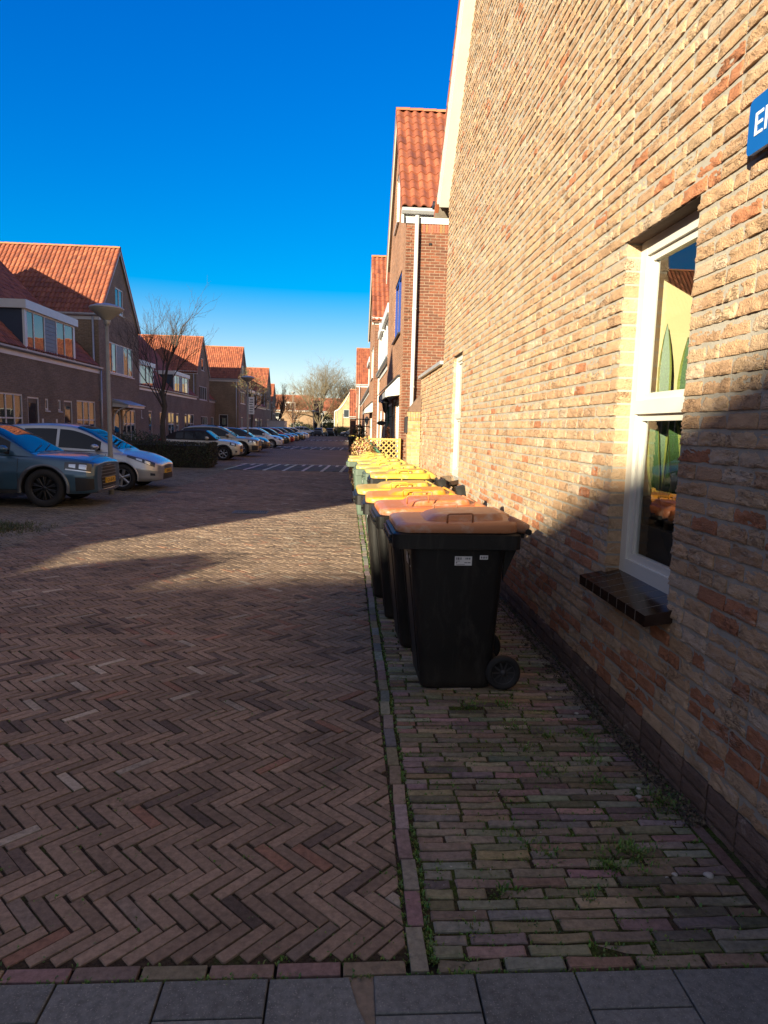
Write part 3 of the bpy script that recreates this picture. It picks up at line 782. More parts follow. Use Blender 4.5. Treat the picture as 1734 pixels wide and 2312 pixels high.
def make_bin(lid, body):
    t = empty('wheelie_bin', (0, 0, 0), 'bin', 'wheelie bin'); bm_, lm = BODY[body], LID[lid]
    b = MB()
    prof = [(0.0, -.215, .225, .235, .05), (.012, -.228, .235, .246, .05), (.05, -.232, .24, .25, .05), (.45, -.275, .26, .272, .055), (.93, -.325, .285, .298, .06), (1.0, -.332, .29, .302, .06)]
    rows = [[(x, y, z) for x, y in rr(x0, x1, w, rd)] for z, x0, x1, w, rd in prof]
    b.grid(rows, closed=True, cap=True)
    # front recess edges: two shallow vertical corner ribs
    for s in (1, -1):
        b.grid([[(-.236-.02*0, s*.19, .10), (-.332, s*.235, .9)], [(-.243, s*.185, .10), (-.339, s*.23, .9)], [(-.238, s*.175, .10), (-.334, s*.22, .9)]])
    b.build('body', bm_, t, local=True)
    b = MB()
    o1 = rr(-.445, .375, .335, .05); o0 = rr(-.425, .36, .318, .05); i1 = rr(-.30, .27, .28, .05)
    rows = [[(x, y, .955) for x, y in rr(-.335, .292, .304, .05)], [(x, y, .94) for x, y in o0], [(x, y, .945) for x, y in o1], [(x, y, 1.035) for x, y in o1], [(x, y, 1.045) for x, y in o0], [(x, y, 1.03) for x, y in i1]]
    b.grid(rows, closed=True, sm=False)
    # carrying lip at the front and gussets
    b.box(-.462, -.44, -.25, .25, .965, .985); b.box(-.462, -.44, -.25, .25, 1.0, 1.02)
    for s in (-1, 1): b.prism([(.29, .72), (.30, .94), (.40, 1.02), (.40, .99)], s*.20-.012, s*.20+.012, 'y')
    b.build('rim', bm_, t, local=True)
    # lid: a raised shell with a domed top that slopes to the front
    l = MB()
    def ring(k, z0, z1):
        out = []
        for x, y in rr(-.42+k, .36-k*.3, .325-k, .09-k*.2 if k < .2 else .05):
            f = (x+.42)/.78; zz = z0+(z1-z0)*min(1, max(0, f))
            out.append((x, y, zz))
        return out
    rows = [ring(0, 1.045, 1.05), ring(-.004, 1.055, 1.06), ring(-.004, 1.078, 1.10), ring(.012, 1.09, 1.118), ring(.06, 1.095, 1.124)]
    l.grid(rows, closed=True)
    top = [[(x*.82+.045, y*.80, (1.095 if i == 0 else 1.13 if i == 1 else 1.142)+(x+.3)*.03) for x, y in rr(-.34+(.02+.1*(i > 0))*i*.6, .30-.01*i, .27-.02*i, .07)] for i in range(3)]
    base = ring(.06, 1.095, 1.124)
    l.grid([base]+top, closed=True, cap=True)
    for s in (1, -1):   # lugs to the hinge
        l.tube([(.30, s*.235, 1.105), (.37, s*.245, 1.085), (.43, s*.25, 1.065)], [.05, .042, .032], 8)
    lid_o = l.build('lid', lm, t, local=True)
    for s in (1, -1):
        h = MB(); h.tube([(-.10, s*.285, 1.10), (-.10, s*.29, 1.155), (-.088, s*.29, 1.162), (.05, s*.29, 1.168), (.062, s*.29, 1.162), (.062, s*.285, 1.112)], .0065, 6); h.build('lid_grip', lm, lid_o, local=True)
    h = MB(); h.tube([(.425, -.30, 1.055), (.425, .30, 1.055)], .019, 10)
    for y in (-.17, -.08, .08, .17): h.tube([(.425, y-.012, 1.055), (.425, y+.012, 1.055)], .027, 10)
    h.box(.33, .425, -.20, -.16, 1.0, 1.045); h.box(.33, .425, .16, .20, 1.0, 1.045); h.build('handle', BODY['black'], t, local=True)
    for s in (1, -1):
        w = MB(); w.lathe([(.0, -.02), (.07, -.02), (.10, -.028), (.112, -.02), (.116, 0), (.112, .02), (.10, .028), (.078, .024), (.074, .010), (0, .010)], (.31, s*.262, .115), 'y', 28) if s > 0 else w.lathe([(.0, .02), (.07, .02), (.10, .028), (.112, .02), (.116, 0), (.112, -.02), (.10, -.028), (.078, -.024), (.074, -.010), (0, -.010)], (.31, s*.262, .115), 'y', 28)
        wo_ = w.build('wheel', M['tyre'], t, local=True)
        h = MB(); yy = s*.262+s*.012
        h.lathe([(0, yy+s*.012), (.02, yy+s*.012), (.024, yy)], (.31, 0, .115), 'y', 14)
        for k in range(10):
            a = 2*math.pi*k/10; ca, sa = math.cos(a), math.sin(a)
            h.grid([[(.31+ca*.02-sa*.007, yy, .115+sa*.02+ca*.007), (.31+ca*.072-sa*.005, yy, .115+sa*.072+ca*.005)], [(.31+ca*.02+sa*.007, yy, .115+sa*.02-ca*.007), (.31+ca*.072+sa*.005, yy, .115+sa*.072-ca*.005)]], sm=False)
        h.lathe([(.072, yy), (.078, yy+s*.006), (.083, yy)], (.31, 0, .115), 'y', 24)
        h.build('hub', mk('hub_plastic', (.035, .035, .037), .5, .1) if 'hub_plastic' not in bpy.data.materials else bpy.data.materials['hub_plastic'], wo_, local=True)
    h = MB(); h.tube([(.31, -.25, .115), (.31, .25, .115)], .012, 8); h.prism([(.19, .02), (.19, .24), (.33, .13), (.33, .10)], -.16, .16, 'y'); h.build('axle', BODY['black'], t, local=True)
    text_mesh('HVC', .115, 'lettering', M['paper'], t, (-.3158, .02, .80), (0, -1, 0), (-.103, 0, .995), .0012, True)
    return t
def bin_at(t, x, y, rz, label, group='wheelie bins along the wall'):
    t.location = (x, y, .002); t.rotation_euler = (0, 0, rz); t['label'] = label; t['group'] = group
def lock(t):
    h = MB(); h.box(.40, .47, -.14, -.05, 1.05, 1.09); q = MB()
    h.prism([(.395, 1.075), (.475, 1.09), (.455, 1.20), (.375, 1.18)], -.15, -.04, 'y'); h.build('lock_box', BODY['black'], t, local=True)
def restick(src, lidname):
    c = copy_tree(src)
    for ch in c.children:
        if ch.name.startswith('lid'):
            ch.data = ch.data.copy(); ch.data.materials[0] = LID[lidname]
            for g2 in ch.children: g2.data = g2.data.copy(); g2.data.materials[0] = LID[lidname]
    return c
b1 = make_bin('brown', 'black'); bin_at(b1, .735, 4.37, R(1), 'black wheelie bin with a brown lid, nearest in the row')
c = restick(b1, 'orange'); bin_at(c, .665, 5.17, R(2), 'black wheelie bin with a scuffed orange lid, second in the row')
for ch in c.children:
    if ch.name.startswith('lid'):
        for g2 in ch.children:
            if g2.data.vertices[0].co.y < 0: g2.location = (-.12, 0, .03)
b3 = restick(b1, 'amber'); bin_at(b3, .60, 5.95, R(-1.5), 'black wheelie bin with a bright amber lid, third in the row'); lock(b3)
b4 = restick(b1, 'yellow'); bin_at(b4, .53, 6.68, R(1), 'black wheelie bin with a dirty yellow lid and black lock box, fourth in the row'); lock(b4)
b5 = restick(b1, 'yellow'); bin_at(b5, .74, 8.75, R(-1), 'black wheelie bin with yellow lid after the gap, set back near the wall')
gb = make_bin('lemon', 'green')
for i, (x, y, rz, lab) in enumerate(((.70, 9.72, 1, 'green wheelie bin with pale yellow lid, set back behind a black one'), (.58, 10.62, -2, 'green wheelie bin with yellow lid and white letters, middle of the green bins'), (.62, 11.75, 2, 'green wheelie bin squeezed between two others, mostly hidden'), (.45, 12.9, 0, 'green wheelie bin standing farthest out over the kerb strip'))):
    bb = gb if i == 0 else copy_tree(gb); bin_at(bb, x, y, R(rz), lab)
bb = restick(b1, 'lemon'); bin_at(bb, .48, 13.95, R(3), 'black wheelie bin with yellow lid at the far row end beside the dry bush')
bb = restick(b1, 'lemon'); bin_at(bb, .42, 46.0, R(-80), 'lone black wheelie bin with yellow lid far down the street', 'wheelie bins in the street')
# stickers on the nearest bin
def sticker(t, x0, x1, z0, z1, kind):
    yy = lambda z: -(.272+(z-.45)/.48*.026)-.0015
    s = MB(); s.face([(x0, yy(z0), z0), (x1, yy(z0), z0), (x1, yy(z1), z1), (x0, yy(z1), z1)]); o = s.build('sticker', M['paper'], t, local=True)
    k = MB(); r = random.Random(2); w, h = x1-x0, z1-z0
    bars = [(.08, .13, .62, .88), (.16, .24, .62, .88), (.27, .30, .62, .88), (.33, .38, .62, .88), (.62, .66, .66, .86), (.69, .75, .66, .86), (.78, .80, .66, .86), (.83, .90, .66, .86), (.08, .30, .46, .51), (.08, .14, .24, .38), (.56, .72, .28, .36), (.75, .92, .28, .36), (.08, .60, .09, .13)] if kind else [(.12, .25, .25, .72), (.30, .34, .25, .72), (.42, .58, .25, .72), (.65, .7, .25, .72), (.77, .88, .25, .72)]
    for a, b, c0, d in bars:
        za, zb2 = z0+h*c0, z0+h*d
        k.face([(x0+w*a, yy(za)-.0008, za), (x0+w*b, yy(za)-.0008, za), (x0+w*b, yy(zb2)-.0008, zb2), (x0+w*a, yy(zb2)-.0008, zb2)])
    k.build('print', mk('print_grey', (.12, .13, .15), .5, .05) if 'print_grey' not in bpy.data.materials else bpy.data.materials['print_grey'], o, local=True)
sticker(b1, -.045, .065, .835, .895, True); sticker(b1, .115, .168, .875, .903, False)
# ------------------------------------------------------------------ house building kit (local axes: x along the facade, y outward, z up)
def wall(mb, u0, u1, z0, top, opens, depth=.09, d=0.0):
    """top: list of (u, z) giving the upper edge; openings are left out and get reveals"""
    def tz(u):
        for (a, za), (b, zb) in zip(top, top[1:]):
            if a-1e-6 <= u <= b+1e-6: return za+(zb-za)*(u-a)/(b-a) if b > a else za
        return top[-1][1]
    us = sorted({u0, u1} | {t[0] for t in top if u0 < t[0] < u1} | {o[k] for o in opens for k in (0, 1)})
    for a, b in zip(us, us[1:]):
        cs = sorted([(o[2], o[3]) for o in opens if o[0] <= a+1e-6 and b <= o[1]+1e-6]); lo = z0
        for (ca, cb) in cs:
            if ca > lo+1e-4: mb.face([(a, d, lo), (b, d, lo), (b, d, ca), (a, d, ca)])
            lo = cb
        mb.face([(a, d, lo), (b, d, lo), (b, d, tz(b)), (a, d, tz(a))])
    for (a, b, c, e) in opens:
        mb.face([(a, d, c), (a, d-depth, c), (a, d-depth, e), (a, d, e)]); mb.face([(b, d, c), (b, d, e), (b, d-depth, e), (b, d-depth, c)])
        mb.face([(a, d, e), (a, d-depth, e), (b, d-depth, e), (b, d, e)]); mb.face([(a, d, c), (b, d, c), (b, d-depth, c), (a, d-depth, c)])
def window(F, parent, o, cols=(.5,), trans=(), mat='white', panel=(), d=-.05, fw_=.06, sill=True, glass='glass', name='window'):
    """o=(u0,u1,z0,z1); cols and trans are fractions for mullions; panel = indices of columns that are solid boards"""
    u0, u1, z0, z1 = o; f = MB(F); w, h = u1-u0, z1-z0
    f.box(u0, u0+fw_, d-.03, d+.03, z0, z1); f.box(u1-fw_, u1, d-.03, d+.03, z0, z1)
    f.box(u0+fw_, u1-fw_, d-.029, d+.029, z0, z0+fw_); f.box(u0+fw_, u1-fw_, d-.029, d+.029, z1-fw_, z1)
    xs = [u0]+[u0+w*c for c in cols]+[u1]
    for c in cols: f.box(u0+w*c-fw_*.45, u0+w*c+fw_*.45, d-.028, d+.028, z0+fw_, z1-fw_)
    for tq in trans:
        zt = z0+h*tq; f.box(u0+fw_, u1-fw_, d-.024, d+.032, zt-fw_*.4, zt+fw_*.4)
    wo_ = f.build(name, M[mat], parent)
    for i, (a, b) in enumerate(zip(xs, xs[1:])):
        if i in panel:
            p = MB(F); n = max(3, int(h/.15))
            for k in range(n):
                za = z0+fw_+(h-2*fw_)*k/n; zb = z0+fw_+(h-2*fw_)*(k+1)/n-.012
                p.box(a+.02, b-.02, d-.02, d+.014, za, zb)
            p.box(a+.02, b-.02, d-.024, d-.004, z0+.03, z1-.03); p.build('board_panel', M['siding'], wo_)
        else:
            p = MB(F); tl = rng.uniform(-.006, .006); p.face([(a, d+tl, z0), (b, d-tl, z0), (b, d-tl*.5, z1), (a, d+tl, z1)]); p.build('pane', M[glass], wo_)
    if sill:
        s = MB(F); s.prism([(d, z0-.05), (.06, z0-.07), (.06, z0-.035), (d, z0)], u0-.03, u1+.03, 'x'); s.build('sill', M['white'] if mat == 'white' else M['dark'], wo_)
    return wo_
def door(F, parent, o, mat='dark', glassy=True):
    u0, u1, z0, z1 = o; f = MB(F)
    f.box(u0, u0+.06, -.09, -.02, z0, z1); f.box(u1-.06, u1, -.09, -.02, z0, z1); f.box(u0+.06, u1-.06, -.089, -.021, z1-.06, z1)
    dd = f.build('door', M['white'], parent)
    p = MB(F); p.box(u0+.06, u1-.06, -.08, -.05, z0, z1-.06); p.build('door_leaf', M[mat], dd)
    if glassy:
        q = MB(F); q.box(u0+.17, u1-.17, -.049, -.046, z0+1.1, z1-.22); q.build('door_glass', M['glass'], dd)
    h = MB(F); h.tube([(u0+.15, -.02, z0+.95), (u0+.15, -.02, z0+1.15)], .012, 6); h.build('handle', M['chrome'], dd)
def roof_pair(mb, P0, P1, Q, rise, half, tw, fine, r, over=.12, sides=(1, -1), lich=0):
    """gable roof: ridge along the line P0->P1 (horizontal), slopes fall along +Q and -Q"""
    P0, P1, Q = Vector(P0), Vector(P1), Vector(Q); U = (P1-P0); Lr = U.length; U.normalize(); sl = math.hypot(half, rise)
    th = .34; 
    for sgn in sides:
        V = (-Q*sgn*half+Vector((0, 0, rise)))/sl; N = (Q*sgn*rise+Vector((0, 0, half)))/sl
        ext = sl+over; nv = int(round(ext/(th*(1 if fine else 1)))); A = P0-V*(nv*th)
        tile_slope(mb, A+N*.02, U, V, N, int(Lr/tw), nv, tw, th, fine, r, lich=lich)
        B = A+N*.005
        mb.face([B, B+U*Lr, B+U*Lr+V*nv*th, B+V*nv*th], (.2, .12, .08)); B = A-N*.06
        mb.face([B, B+U*Lr, B+U*Lr+V*nv*th, B+V*nv*th], (.25, .22, .2))
        for e in (0, Lr): 
            b = A+U*e; mb.face([b+N*.06, b-N*.06, b-N*.06+V*nv*th, b+N*.06+V*nv*th], (.36, .12, .06))
        b = A; mb.face([b+N*.005, b+N*.005+U*Lr, b-N*.06+U*Lr, b-N*.06], (.3, .15, .1))
    n = int(Lr/.34)
    for i in range(n):
        a = P0+U*(i*Lr/n); b = P0+U*((i+1)*Lr/n+.02); c = tuple(q*r.uniform(.85, 1.15) for q in (.46, .17, .08))
        rows = []
        for p, lift in ((a, .0), (b, .012)):
            rows.append([p+Q*(.12*math.cos(t))+Vector((0, 0, .015+lift+.10*math.sin(t))) for t in (0, .6, 1.1, 1.57, 2.04, 2.54, 3.14)])
        mb.grid(rows, c)
def barge(F, parent, apex, half, rise, mat='white', both=True, over=.1, dd=.10):
    b = MB(F); sl = math.hypot(half, rise); ua, za = apex
    for s in (-1, 1):
        e = (half+over*half/sl+.05)/half; p = [(ua, za-.02), (ua+s*half*e, za-rise*e-.02), (ua+s*half*e, za-rise*e-.17), (ua, za-.2)]
        b.prism(p, dd-.025, dd, 'y')
    return b.build('barge_board', M[mat], parent)
def downpipe(F, parent, u, z1, z0=0, d=.09, mat='zinc', r_=.045):
    p = MB(F); p.tube([(u, d, z0), (u, d, z1)], r_, 10)
    for z in (z0+.9, z0+2.6, z0+4.3):
        if z < z1: p.tube([(u, d, z), (u, d, z+.04)], r_*1.2, 10); p.box(u-.012, u+.012, 0, d, z, z+.04)
    return p.build('downpipe', M[mat], parent)
def gutter(F, parent, u0, u1, z, d=.12, mat='zinc', fascia=True):
    g = MB(F); prof = [(0.03, .06), (.03, -.03), (.07, -.07), (.13, -.07), (.17, -.02), (.17, .045), (.16, .045), (.155, -.01), (.12, -.05), (.08, -.05), (.045, -.015), (.045, .05)]
    g.prism([(d-.12+a, z+b) for a, b in prof], u0, u1, 'x'); o = g.build('gutter', M[mat], parent)
    if fascia:
        f = MB(F); f.box(u0, u1, .002, .028, z-.24, z+.02); f.build('fascia', M['white'], o)
def gable_house(name, label, X, N, y0, y1, depth, eave, ridge, wmat, wins, fine=True, tw=.21, sidewins=(), seed=1, near_wall=True, bargemat='white', lich=.0, pipes=True, group=None, frontextra=None, gmat='zinc'):
    """house whose gable faces the street; N = +1 faces +X, -1 faces -X"""
    h = empty(name, (X-N*depth/2, (y0+y1)/2, 0), label, 'house', group)
    F = frame((X, y0, 0), (0, 1, 0), (N, 0, 0)); w = y1-y0; half = w/2; rise = ridge-eave
    mb = MB(F); wall(mb, 0, w, 0, [(0, eave), (half, ridge), (w, eave)], [o['o'] for o in wins]); mb.build('front_wall', M['redfront' if wmat == 'redbrick' else wmat], h)
    for o in wins:
        if o.get('door'): door(F, h, o['o'], o.get('mat', 'dark'))
        else: window(F, h, o['o'], o.get('cols', (.5,)), o.get('trans', ()), o.get('mat', 'white'), o.get('panel', ()))
    mb = MB(); xb = X-N*depth
    wl = frame((X, y0, 0), (-N, 0, 0), (0, -1, 0))
    if near_wall:
        m2 = MB(wl); wall(m2, 0, depth, 0, [(0, eave), (depth, eave)], [o['o'] for o in sidewins]); m2.build('side_wall', M[wmat], h)
        for o in sidewins: window(wl, h, o['o'], o.get('cols', ()), o.get('trans', (.4,)))
        gutter(wl, h, -.12, depth, eave-.02, mat=gmat)
        if pipes: downpipe(wl, h, .22, eave-.12, mat='white' if wmat == 'redbrick' else 'zinc')
    m2 = MB(frame((xb, y0, 0), (0, 1, 0), (-N, 0, 0))); wall(m2, 0, w, 0, [(0, eave), (half, ridge), (w, eave)], []); m2.build('back_wall', M[wmat], h)
    m2 = MB(frame((X, y1, 0), (-N, 0, 0), (0, 1, 0))); wall(m2, 0, depth, 0, [(0, eave), (depth, eave)], []); m2.build('far_wall', M[wmat], h)
    rf = MB(); roof_pair(rf, (X+N*.12, (y0+y1)/2, ridge+.04), (X-N*(depth+.1), (y0+y1)/2, ridge+.04), (0, 1, 0), rise, half, tw, fine, random.Random(seed), lich=lich)
    rf.build('roof', M['tile'], h); barge(F, h, (half, ridge+.02), half, rise, bargemat)
    return h, F
def terrace(name, label, X, N, y0, y1, depth, eave, ridge, wmat, wins, dorm, fine=True, tw=.21, seed=2, group=None, endwall=False):
    """house with the eaves along the street and a flat roofed dormer"""
    h = empty(name, (X-N*depth/2, (y0+y1)/2, 0), label, 'house', group); w = y1-y0
    F = frame((X, y0, 0), (0, 1, 0), (N, 0, 0))
    mb = MB(F); wall(mb, 0, w, 0, [(0, eave), (w, eave)], [o['o'] for o in wins]); mb.build('front_wall', M['redfront' if wmat == 'redbrick' else wmat], h)
    for o in wins:
        if o.get('door'): door(F, h, o['o'], o.get('mat', 'dark'))
        else: window(F, h, o['o'], o.get('cols', (.5,)), o.get('trans', ()), o.get('mat', 'white'))
    half = depth/2; rise = ridge-eave
    for (yy, nn) in ((y0, -1), (y1, 1)):
        m2 = MB(frame((X, yy, 0), (-N, 0, 0), (0, nn, 0))); wall(m2, 0, depth, 0, [(0, eave-.1), (half, ridge-.1), (depth, eave-.1)], []); m2.build('end_wall', M[wmat], h)
    m2 = MB(frame((X-N*depth, y0, 0), (0, 1, 0), (-N, 0, 0))); wall(m2, 0, w, 0, [(0, eave), (w, eave)], []); m2.build('back_wall', M[wmat], h)
    rf = MB(); roof_pair(rf, (X-N*half, y0, ridge), (X-N*half, y1, ridge), (N, 0, 0), rise, half, tw, fine, random.Random(seed)); rf.build('roof', M['tile'], h)
    gutter(F, h, 0, w, eave-.06, mat='grey')
    for (a, b, spec) in dorm:
        zb, zt = eave-.10, eave+1.42; dp = (zt-eave)/rise*half+.5
        c = MB(F); 
        for u in (a, b-.06): c.box(u, u+.06, -dp, -.02, zb+.25, zt)
        c.box(a+.06, b-.06, -dp, -.10, zt-.04, zt); c.box(a+.06, b-.06, -.3, -.2, zb, zt-.05); dm = c.build('dormer', M['navy'], h)
        c = MB(F); c.box(a-.12, b+.12, -dp, .13, zt+.001, zt+.30); c.build('dormer_fascia', M['white'], dm)
        c = MB(F); c.box(a-.02, a+.10, -.06, .02, zb, zt); c.box(b-.10, b+.02, -.06, .02, zb, zt); c.build('corner_post', M['white'], dm)
        window(F, h, (a+.10, b-.10, zb+.06, zt), spec['cols'], (), 'white', spec.get('panel', ()), d=-.01, name='dormer_window')
    return h, F
# ------------------------------------------------------------------ cars (local x forward, y left, z up)
def paint(name, col, metal=.35, rough=.3):
    m, t, b = newmat(name); co = nd(t, 'ShaderNodeTexCoord').outputs['Object']
    c = mixc(t, 1.0, col, ramp(t, nz(t, 2.5, 4, .6, co), [(.3, .88), (.7, 1.1)]), 'MULTIPLY')
    sx = nd(t, 'ShaderNodeSeparateXYZ'); lk(t, co, sx.inputs[0])
    d = nd(t, 'ShaderNodeMapRange'); lk(t, sx.outputs[2], d.inputs[0]); d.inputs[1].default_value = .15; d.inputs[2].default_value = .65; d.inputs[3].default_value = .22; d.inputs[4].default_value = 0
    f = nd(t, 'ShaderNodeMath', operation='MULTIPLY'); lk(t, d.outputs[0], f.inputs[0]); lk(t, nz(t, 5, 4, .7, co), f.inputs[1])
    lk(t, mixc(t, f.outputs[0], c, (.12, .11, .09)), b.inputs['Base Color'])
    b.inputs['Metallic'].default_value = metal; b.inputs['Roughness'].default_value = rough
    b.inputs['Coat Weight'].default_value = .9; b.inputs['Coat Roughness'].default_value = .05; return m
def interp(tab, x, k):
    """smooth interpolation of column k in a table of rows sorted by x"""
    n = len(tab)
    if x <= tab[0][0]: return tab[0][k]
    if x >= tab[-1][0]: return tab[-1][k]
    for i in range(n-1):
        if tab[i][0] <= x <= tab[i+1][0]: break
    x0, x1 = tab[i][0], tab[i+1][0]; t = (x-x0)/(x1-x0); p0, p1 = tab[i][k], tab[i+1][k]
    def sl(j):
        if j <= 0 or j >= n-1: return (tab[min(j+1, n-1)][k]-tab[max(j-1, 0)][k])/(tab[min(j+1, n-1)][0]-tab[max(j-1, 0)][0])
        a = (tab[j][k]-tab[j-1][k])/(tab[j][0]-tab[j-1][0]); b = (tab[j+1][k]-tab[j][k])/(tab[j+1][0]-tab[j][0])
        return 0 if a*b <= 0 else 2*a*b/(a+b)
    m0, m1 = sl(i)*(x1-x0), sl(i+1)*(x1-x0)
    return (2*t**3-3*t*t+1)*p0+(t**3-2*t*t+t)*m0+(-2*t**3+3*t*t)*p1+(t**3-t*t)*m1
SEC = [(0, 0, 0), (.80, 0, 0), (.93, .02, 0), (.985, .12, 0), (1.0, .36, 0), (1.005, .55, 0), (.985, .66, 0), (.965, .80, 0), (.93, .92, 0), (.85, .985, 0), (.66, 1.0, .25), (.34, 1.0, .8), (0, 1.0, 1.0)]
class Car:
    def __init__(s, sp): s.sp = sp; s.body = sp['body']; s.roof = sp['roof']
    def S(s, x, t):
        """body surface, right side (y<0); t runs 0 bottom .. 12 top centre"""
        zb, zt, w, cr = (interp(s.body, x, k) for k in (1, 2, 3, 4)); i = min(int(t), 11); f = t-i
        a, b = SEC[i], SEC[i+1]; k = [a[j]+(b[j]-a[j])*f for j in range(3)]
        return Vector((x, -k[0]*w, zb+(zt-zb)*k[1]+cr*k[2]))
    def C(s, x, v):
        """cabin surface, v 0 belt .. 1 roof centre"""
        zr = interp(s.roof, x, 1); wb = interp(s.roof, x, 2); zb = interp(s.body, x, 2)-.03; h = max(zr-zb, .004)
        tum = s.sp.get('tumble', .30)
        if v < .62:
            q = v/.62; z = zb+h*.86*q; y = wb-tum*(z-zb)-.02*q*q
        else:
            q = (v-.62)/.38; y0 = wb-tum*h*.86-.02; a = q*math.pi/2; z = zb+h*.86+h*.14*math.sin(min(a*1.35, math.pi/2)); y = y0*math.cos(a)
        return Vector((x, -max(y, 0), z))
def patch(mb, fn, xs, ts, off=.004, both=True, c=(1, 1, 1)):
    """patch on a surface, pushed out along its normal"""
    rows = []
    for x in xs:
        row = []
        for t in (ts(x) if callable(ts) else ts):
            p = fn(x, t); e = .01; px = fn(x+e, t)-fn(x-e, t); pt = fn(x, min(t+.02, 11.99))-fn(x, max(t-.02, 0))
            n = px.cross(pt)
            if n.length < 1e-9: n = Vector((0, -1, 0))
            n.normalize()
            if n.y > 0 and abs(n.y) > abs(n.z)*.2: n = -n
            if n.z < 0 and abs(n.y) < .2: n = -n
            row.append(p+n*off)
        rows.append(row)
    mb.grid(rows, c)
    if both: mb.grid([[Vector((p.x, -p.y, p.z)) for p in r_][::-1] for r_ in rows], c)
def lin(a, b, n): return [a+(b-a)*i/n for i in range(n+1)]
def wheel_parts(t, x, y, r_, style, spokes, wd=.21):
    s = 1 if y > 0 else -1
    w = MB(); o = (x, y, r_)
    pr = [(r_*.62, -wd*.46), (r_*.80, -wd*.5), (r_*.95, -wd*.46), (r_, -wd*.34), (r_, wd*.34), (r_*.95, wd*.46), (r_*.80, wd*.5), (r_*.68, wd*.46), (r_*.66, wd*.36)]
    if s < 0: pr = [(a, -b) for a, b in pr]
    w.lathe(pr, o, 'y', 36); wh = w.build('wheel', M['tyre'], t, local=True)
    f = MB(); m = M['alloy'] if style != 'dark' else M['darkalloy']; yy = y+s*wd*.36
    f.lathe([(r_*.70, yy+s*.012), (r_*.66, yy+s*.018), (r_*.62, yy), (r_*.60, yy-s*.06), (r_*.60, yy-s*.1)], (x, 0, r_), 'y', 36)
    f.lathe([(0, yy+s*.004), (r_*.10, yy+s*.002), (r_*.14, yy-s*.012), (r_*.14, yy-s*.05)], (x, 0, r_), 'y', 16)
    for k in range(spokes):
        for dv in ((-.10, .10) if style in ('split', 'dark') else (0,)):
            a = 2*math.pi*k/spokes+.3; a2 = a+dv; wI, wO = (.020, .016) if style == 'split' or style == 'dark' else (.030, .042) if style == 'wide' else (.026, .020)
            ca, sa = math.cos(a), math.sin(a); cb, sb = math.cos(a2), math.sin(a2)
            rows = []
            for (rad, ww, dep, c1, s1) in ((r_*.10, wI, -.004, ca, sa), (r_*.36, (wI+wO)/2, .0, (ca+cb)/2, (sa+sb)/2), (r_*.63, wO, -.006, cb, sb)):
                rows.append([(x+c1*rad-s1*ww, yy+s*(dep-.03), r_+s1*rad+c1*ww), (x+c1*rad-s1*ww*.7, yy+s*dep, r_+s1*rad+c1*ww*.7), (x+c1*rad+s1*ww*.7, yy+s*dep, r_+s1*rad-c1*ww*.7), (x+c1*rad+s1*ww, yy+s*(dep-.03), r_+s1*rad-c1*ww)])
            f.grid(rows)
    f.build('rim', m, wh, local=True)
    f = MB(); f.lathe([(0, yy-s*.105), (r_*.61, yy-s*.105)], (x, 0, r_), 'y', 24); f.build('brake', M['black'], wh, local=True)
